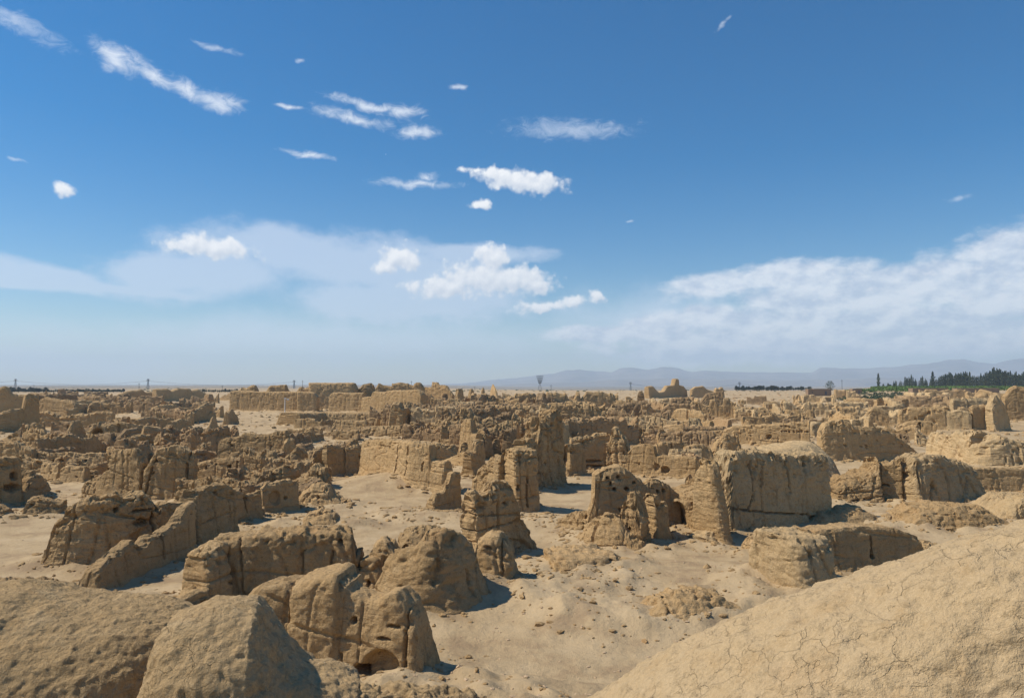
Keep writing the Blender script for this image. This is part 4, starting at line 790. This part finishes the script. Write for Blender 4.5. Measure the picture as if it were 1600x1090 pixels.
range_('mountains', 'pale blue mountain range on the horizon behind the plain', [(560,604),(720,599),(780,592),(830,588),(862,583),(885,577),(905,577),(930,580),(955,581),(970,574),(985,573),(1010,577),(1035,572),(1060,575),(1080,580),(1100,578),(1150,580),(1200,582),(1268,581),(1282,573),(1310,574),(1345,575),(1400,572),(1450,567),(1480,562),(1505,560),(1530,565),(1555,567),(1580,561),(1620,556),(1700,548),(1850,540),(2100,545)], 13200, 3600, -60, ROCK, 3.3)
range_('foothills', 'lower band of hazy foothills before the mountains', [(640,606),(760,603),(830,598),(900,597),(940,594),(1040,591),(1120,592),(1200,594),(1300,592),(1400,590),(1500,588),(1650,584),(2000,580)], 9300, 1800, -60, ROCK, 8.1)

# ------------------------------------------------------------------ trees
def leafmass(P, S, seed):
    r = np.random.default_rng(seed); n = len(P); a = r.normal(size=(n, 3)); a /= np.linalg.norm(a, axis=1)[:, None]; b = np.cross(a, r.normal(size=(n, 3))); b /= np.linalg.norm(b, axis=1)[:, None]
    a = a * S[:, None]; b = b * (S * .7)[:, None]
    V = np.stack([P - a, P + b, P + a, P - b], 1).reshape(-1, 3); return V, np.arange(n * 4).reshape(-1, 4)
def poplar(seed, h, wd, kind='poplar', n=520):
    r = np.random.default_rng(seed); root = bpy.data.objects.new(kind + '_tree', None); col.objects.link(root)
    u = r.uniform(.08, 1, n) ** .9; lob = 1 + .25 * np.sin(u * 23 + seed) + .2 * np.sin(u * 51 + 2 * seed)
    if kind == 'poplar': rr_ = wd * np.sin(np.clip(u * 1.02, 0, 1) * math.pi) ** .55 * (1.1 - .45 * u) * lob
    else: rr_ = wd * np.sqrt(np.clip(1 - ((u - .58) / .46) ** 2, .02, 1)) * lob
    an = r.uniform(0, 6.28, n); q = rr_ * r.uniform(.2, 1, n) ** .6
    P = np.stack([np.cos(an) * q, np.sin(an) * q, u * h], 1)
    V, Q_ = leafmass(P, r.uniform(.35, .8, n) * h / 18, seed); mesh('crown', V, Q_, LEAF, root, False)
    tb = MB(); tb.bar((0, 0, -1), (0, 0, h * .8), h * .016, h * .004, 6)
    for k in range(5):
        a = r.uniform(0, 6.28); z = h * (.15 + .12 * k); tb.bar((0, 0, z), (math.cos(a) * wd * .5, math.sin(a) * wd * .5, z + h * .1), h * .006, h * .002, 4)
    tb.build('trunk', BARK, root); return root
def put_copy(src, loc, rz, s, first):
    if first: r = src
    else:
        r = src.copy(); col.objects.link(r)
        for ch in [c_ for c_ in bpy.data.objects if c_.parent == src]:
            d = ch.copy(); col.objects.link(d); d.parent = r
    r.location = loc; r.rotation_euler = (0, 0, rz); r.scale = (s[0], s[0], s[1]); return r
prot = [poplar(11 + k, 18, w_ * .72) for k, w_ in enumerate((2.0, 2.4, 1.6, 2.2))]; used = [False] * 4
def tree_at(px, top, D, label, group, k, wide=1, z=None, cat='tree'):
    zb = float(ground_base((px - PX) / F * D, D)) if z is None else z
    zt = CZ + (HZ - top) / F * D; hgt = max(2.5, zt - zb)
    r = put_copy(prot[k], ((px - PX) / F * D, D, zb - .2), fr.uniform(0, 6.28), (hgt / 18 * wide, hgt / 18), not used[k]); used[k] = True
    tag(r, label, cat, group); return r
RT = 'poplar row behind the vineyard'
for px, top in ((1372, 583), (1457, 580)):
    tree_at(px, top, 880, 'dark poplar standing apart at the left end of the poplar row' if px < 1400 else 'taller broad poplar rising above its neighbours in the row', RT, 1, 1.15 if px < 1400 else 1.25)
x = 1396.0; profx = [1395, 1410, 1417, 1424, 1432, 1440, 1450, 1462, 1470, 1480, 1500, 1503, 1515, 1530, 1545, 1552, 1556, 1570, 1590, 1620]
profy = [597, 595, 586, 587, 596, 588, 595, 590, 586, 584, 581, 582, 583, 585, 580, 576, 577, 580, 582, 583]
while x < 1640:
    tree_at(x, np.interp(x, profx, profy) + fr.uniform(-2.5, 4.5), fr.uniform(860, 930), 'dark green poplar in the tree row at the right horizon', RT, fr.randrange(4), fr.uniform(.8, 1.1))
    x += fr.uniform(1.5, 2.7)
for k in range(14): tree_at(fr.uniform(1378, 1400), fr.uniform(597, 601), fr.uniform(860, 900), 'small bushy tree at the low left end of the poplar row', RT, fr.randrange(4), 2.2)
bt = poplar(40, 10, 4.6, 'broadleaf', 700); D_ = 620; bt.location = ((1296 - PX) / F * D_, D_, CZ - 12 / F * D_ - .5); bt.scale = (.85, .85, .95); tag(bt, 'round dark broadleaf tree beside the reddish farm walls', 'tree')
LT = 'trees on the left horizon'
x = 18.0
while x < 195:
    if x < 78: top = fr.uniform(603.5, 608); st = fr.uniform(2.5, 5)
    elif x < 96: top = fr.uniform(610, 612); st = 5
    else: top = fr.uniform(606.5, 610.0); st = fr.uniform(2.2, 3.6)
    tree_at(x, top, fr.uniform(760, 820), 'small dark tree in the belt along the left horizon', LT, fr.randrange(4), fr.uniform(4, 6), z=.8); x += st * .6
x = 318.0
while x < 372:
    tree_at(x, fr.uniform(606.5, 610.5), fr.uniform(760, 820), 'small dark tree on the skyline left of the monastery', 'trees on the skyline left of the monastery', fr.randrange(4), fr.uniform(4, 6), z=.8); x += fr.uniform(2.3, 3.6)
x = 1150.0
while x < 1268:
    tree_at(x, fr.uniform(601.5, 605.5), fr.uniform(880, 980), 'dark bush on the plain between the shrine and the farm walls', 'bushes on the plain right of the shrine', fr.randrange(4), fr.uniform(5, 7.5), z=1.6); x += fr.uniform(2.4, 5)
# vineyard
vy = []
for k in range(9):
    n = 1400; px = rng.uniform(1312 if k < 3 else 1360, 1640, n); D = 640 + 26 * k + rng.uniform(-3, 3, n); x_ = (px - PX) / F * D
    vy.append(np.stack([x_, D, ground_base(x_, D) + .1 + rng.uniform(0, 2.2, n) ** 1], 1))
V, Q_ = leafmass(np.concatenate(vy), rng.uniform(.5, 1.1, 9 * 1400), 77); tag(mesh('vineyard', V, Q_, LEAFG, None, False), 'bright green vine rows below the poplars', 'vineyard', kind='stuff')
sb = []
for k in range(260):
    px, py = fr.uniform(1310, 1440), fr.uniform(614, 626); q = gpt(px, py); r_b = fr.uniform(.5, 1.6); n = 26
    a = rng.normal(size=(n, 3)); a /= np.linalg.norm(a, axis=1)[:, None]; sb.append(np.array([q[0], q[1], ghz(*q) + .4]) + a * r_b * (1, 1, .7))
V, Q_ = leafmass(np.concatenate(sb), rng.uniform(.25, .6, len(sb) * 26), 78); tag(mesh('scrub_bushes', V, Q_, LEAF, None, False), 'scrubby green bushes at the edge of the vineyard', 'scrub', kind='stuff')
# farm walls of red brick
def farm(px0, px1, ytop, ybase, D, label, dz=5.0, open_=False):
    zb = CZ - (ybase - HZ) / F * D; zt = CZ - (ytop - HZ) / F * D; x0_, x1_ = [(p - PX) / F * D for p in (px0, px1)]; h = zt - zb; wl = x1_ - x0_
    root = bpy.data.objects.new('farm_building', None); col.objects.link(root); root.location = ((x0_ + x1_) / 2, D, zb); tag(root, label, 'farm building', kind='thing')
    a = MB(); a.box((0, 0, h / 2 - .6), (wl, .5, h + 1.2)); a.box((-wl / 2 + .2, dz / 2, h / 2 - .6), (.5, dz, h + 1.19)); a.box((wl / 2 - .2, dz / 2, h / 2 - .6), (.5, dz, h + 1.18)); a.box((0, dz, h / 2 - .6), (wl - .6, .5, h + 1.17)); a.build('wall', BRICK, root)
    b = MB(); b.box((0, .0, h + .12), (wl + .3, .7, .2)); b.box((0, dz, h + .12), (wl + .3, .7, .2)); b.build('coping', SANDY, root)
    if not open_:
        c_ = MB(); c_.box((0, dz / 2, h + .05), (wl - .5, dz - .6, .16)); c_.build('roof', SANDY, root)
        d = MB(); d.box((wl * .18, -.27, h * .42), (wl * .12, .06, h * .5)); d.build('opening', DARKS, root)
farm(1262, 1271, 608, 618, 560, 'tiny brick annexe at the left of the drying house')
farm(1271, 1298, 607.5, 618, 560, 'reddish brick drying house in front of the round tree')
farm(1331, 1346, 607.5, 616, 600, 'small square brick drying house standing alone')
farm(1425, 1480, 606.5, 616, 560, 'long reddish farm wall with a pale left end below the poplars', 6, True)
farm(1494, 1560, 606.5, 613, 585, 'farther long farm wall right of the pale-ended wall', 6, True)

# ------------------------------------------------------------------ pylons, poles, wires
def pylon(px, top, D, label, style='arms', hw=None):
    x = (px - PX) / F * D; zb = float(ground_base(x, D)); zt = CZ + (HZ - top) / F * D; h = zt - zb; r = .16 * D / 1000 + .05
    root = bpy.data.objects.new('power_pylon', None); col.objects.link(root); root.location = (x, D, zb); tag(root, label, 'pylon')
    b = hw or h * .11; tpw = b * .28
    for sx in (-1, 1):
        for sy in (-1, 1):
            m_ = MB(); m_.bar((sx * b, sy * b, 0), (sx * tpw, sy * tpw, h * .8), r); m_.bar((sx * tpw, sy * tpw, h * .8), (sx * tpw, sy * tpw, h), r); m_.build('leg', STEEL, root)
    m_ = MB(); nn = 6
    for k in range(nn):
        z0_, z1_ = h * .8 * k / nn, h * .8 * (k + 1) / nn; w0, w1 = b + (tpw - b) * k / nn, b + (tpw - b) * (k + 1) / nn
        for sy in (-1, 1):
            m_.bar((-w0, sy * w0, z0_), (w1, sy * w1, z1_), r * .6); m_.bar((w0, sy * w0, z0_), (-w1, sy * w1, z1_), r * .6)
    m_.build('lattice', STEEL, root)
    for k, (zf_, wf) in enumerate(((.82, .20), (.90, .17), (.985, .13))):
        a = MB(); a.bar((-h * wf, 0, h * zf_), (h * wf, 0, h * zf_), r * 1.3); a.bar((-h * wf, 0, h * zf_), (-tpw, 0, h * (zf_ + .04)), r); a.bar((h * wf, 0, h * zf_), (tpw, 0, h * (zf_ + .04)), r); a.build('crossarm', STEEL, root)
    return root, (x, D, zb + h * .82), h * .2
py1 = pylon(25, 592, 1500, 'left pylon of two above the left tree belt'); py2 = pylon(232, 592, 1500, 'pylon above the low skyline ruins left of the monastery')
py0 = pylon(-260, 592, 1500, 'pylon outside the left frame edge'); py3 = pylon(460, 594, 1560, 'narrow pylon rising behind the left monastery wall')
def wires(a, b, name, label):
    m_ = MB()
    for sx in (-1, 0, 1):
        p0 = Vector(a[1]) + Vector((sx * a[2], 0, 0)); p1 = Vector(b[1]) + Vector((sx * b[2], 0, 0)); n = 24; sag = (p1 - p0).length * .028; pr = p0
        for k in range(1, n + 1):
            u = k / n; p = p0.lerp(p1, u) - Vector((0, 0, sag * 4 * u * (1 - u))); m_.bar(pr, p, .07, None, 3); pr = p
    tag(m_.build(name, DARKS), label, 'power lines')
wires(py0, py1, 'power_lines', 'power lines leaving the left frame edge'); wires(py1, py2, 'power_lines', 'sagging power lines between the two left pylons'); wires(py2, py3, 'power_lines', 'power lines running behind the monastery from the second pylon')
py4 = pylon(985, 597, 1700, 'small pylon left of the ruined shrine'); py5 = pylon(1155, 597, 1900, 'small pylon right of the ruined shrine'); py6 = pylon(1760, 592, 1700, 'pylon outside the right frame edge')
py7 = pylon(843, 597, 1500, 'slim pylon standing under the tall antenna mast') if False else None
wires(py4, py5, 'power_lines', 'power lines between the two small pylons by the shrine'); wires(py5, py6, 'power_lines', 'power lines crossing the plain at the right')
# antenna mast with a dense flared head
D = 1300; x = (843.5 - PX) / F * D; root = bpy.data.objects.new('antenna_mast', None); col.objects.link(root); zb = float(ground_base(x, D)); root.location = (x, D, zb); tag(root, 'tall slim mast with a flared lattice head above the bare sand', 'mast')
zt = CZ + 14 / F * D - zb; zm = CZ + 1 / F * D - zb; m_ = MB()
for sx in (-1, 1):
    m_.bar((sx * 3.5, 0, 0), (sx * .5, 0, zm), .35); m_.bar((sx * 3.5, 3, 0), (sx * .5, .5, zm), .35)
for k in range(5): m_.bar((-3.5 + .6 * k, 0, zm * k / 5), (3.0 - .6 * k, 0, zm * (k + 1) / 5), .2)
m_.build('mast', DARKS, root); m_ = MB()
for k in range(15):
    u = -1 + 2 * k / 14; m_.bar((u * 2.2, 0, zm), (u * 6.2, math.sin(k * 2.1) * 3, zt - abs(u) * 1.2), .22)
for z_, w_ in ((.35, 3.6), (.7, 5), (1, 5.8)): m_.bar((-w_, 0, zm + (zt - zm) * z_ - .8), (w_, 0, zm + (zt - zm) * z_ - .8), .25)
m_.build('flared_head', DARKS, root)
def pole(px, top, base, D, label, cat='pole', mat=DARKS, r=None, lamp=False, name='utility_pole'):
    x = (px - PX) / F * D; zb = CZ - (base - HZ) / F * D; h = (base - top) / F * D; r = r or .35 * D / F
    root = bpy.data.objects.new(name, None); col.objects.link(root); root.location = (x, D, zb); tag(root, label, cat)
    a = MB(); a.bar((0, 0, -1), (0, 0, h), r, r * .8, 8); a.build('post', mat, root)
    if lamp:
        b = MB(); b.bar((0, 0, h * .93), (r * 6, 0, h * .97), r * .6); b.build('arm', mat, root); b = MB(); b.box((r * 7, 0, h * .93), (r * 4, r * 3, r * 3)); b.build('camera_housing', mat, root)
        b = MB(); b.box((0, 0, h), (r * 4.5, r * 3, r * 2)); b.build('cap', mat, root)
    else:
        b = MB(); b.bar((-r * 5, 0, h * .9), (r * 5, 0, h * .9), r * .7); b.build('crossbar', mat, root)
pole(446, 622, 645, 215, 'slim white camera post before the left end of the platform', 'post', WHITE, .13, True, 'camera_post')
pole(473, 594, 612, 700, 'utility pole behind the middle of the left monastery wall'); pole(861, 601, 614, 800, 'utility pole on the plain right of the antenna mast')
pole(742, 604, 612, 900, 'utility pole seen between the pinnacles and the sand'); pole(1315, 593, 607, 900, 'utility pole right of the round dark tree'); pole(643, 595, 606, 900, 'short pole behind the flat ruin with a right horn')
pole(218, 598, 612, 1000, 'distant pole left of the second pylon'); pole(348, 602, 612, 1000, 'distant pole over the skyline trees left of the monastery'); pole(54, 601, 612, 900, 'distant pole between the left pylon and the tree belt')
pole(1061.5, 608, 622, 520, 'pale slim post standing on the brick base before the shrine', 'post', SANDY, .35, False, 'stone_post'); pole(1047, 615, 622, 560, 'short pale post before the shrine wall', 'post', SANDY, .45, False, 'stone_post')

# ------------------------------------------------------------------ air
hz = MB(); hz.box((0, 0, (HAZE_TOP - 90) / 2), (HAZE_R * 2 + 1500, HAZE_R * 2 + 1500, HAZE_TOP + 90)); hm = bpy.data.materials.new('haze'); hm.use_nodes = True; t = NT(hm.node_tree); t.n.clear()
pv = t.new('ShaderNodeVolumePrincipled'); pv.inputs['Color'].default_value = (.66, .83, 1.0, 1); pv.inputs['Density'].default_value = HAZE_D; pv.inputs['Anisotropy'].default_value = .1
ov = t.new('ShaderNodeOutputMaterial'); t.l.new(pv.outputs[0], ov.inputs['Volume']); tag(hz.build('haze', hm), 'thin blue haze over the plain', 'haze', kind='stuff')
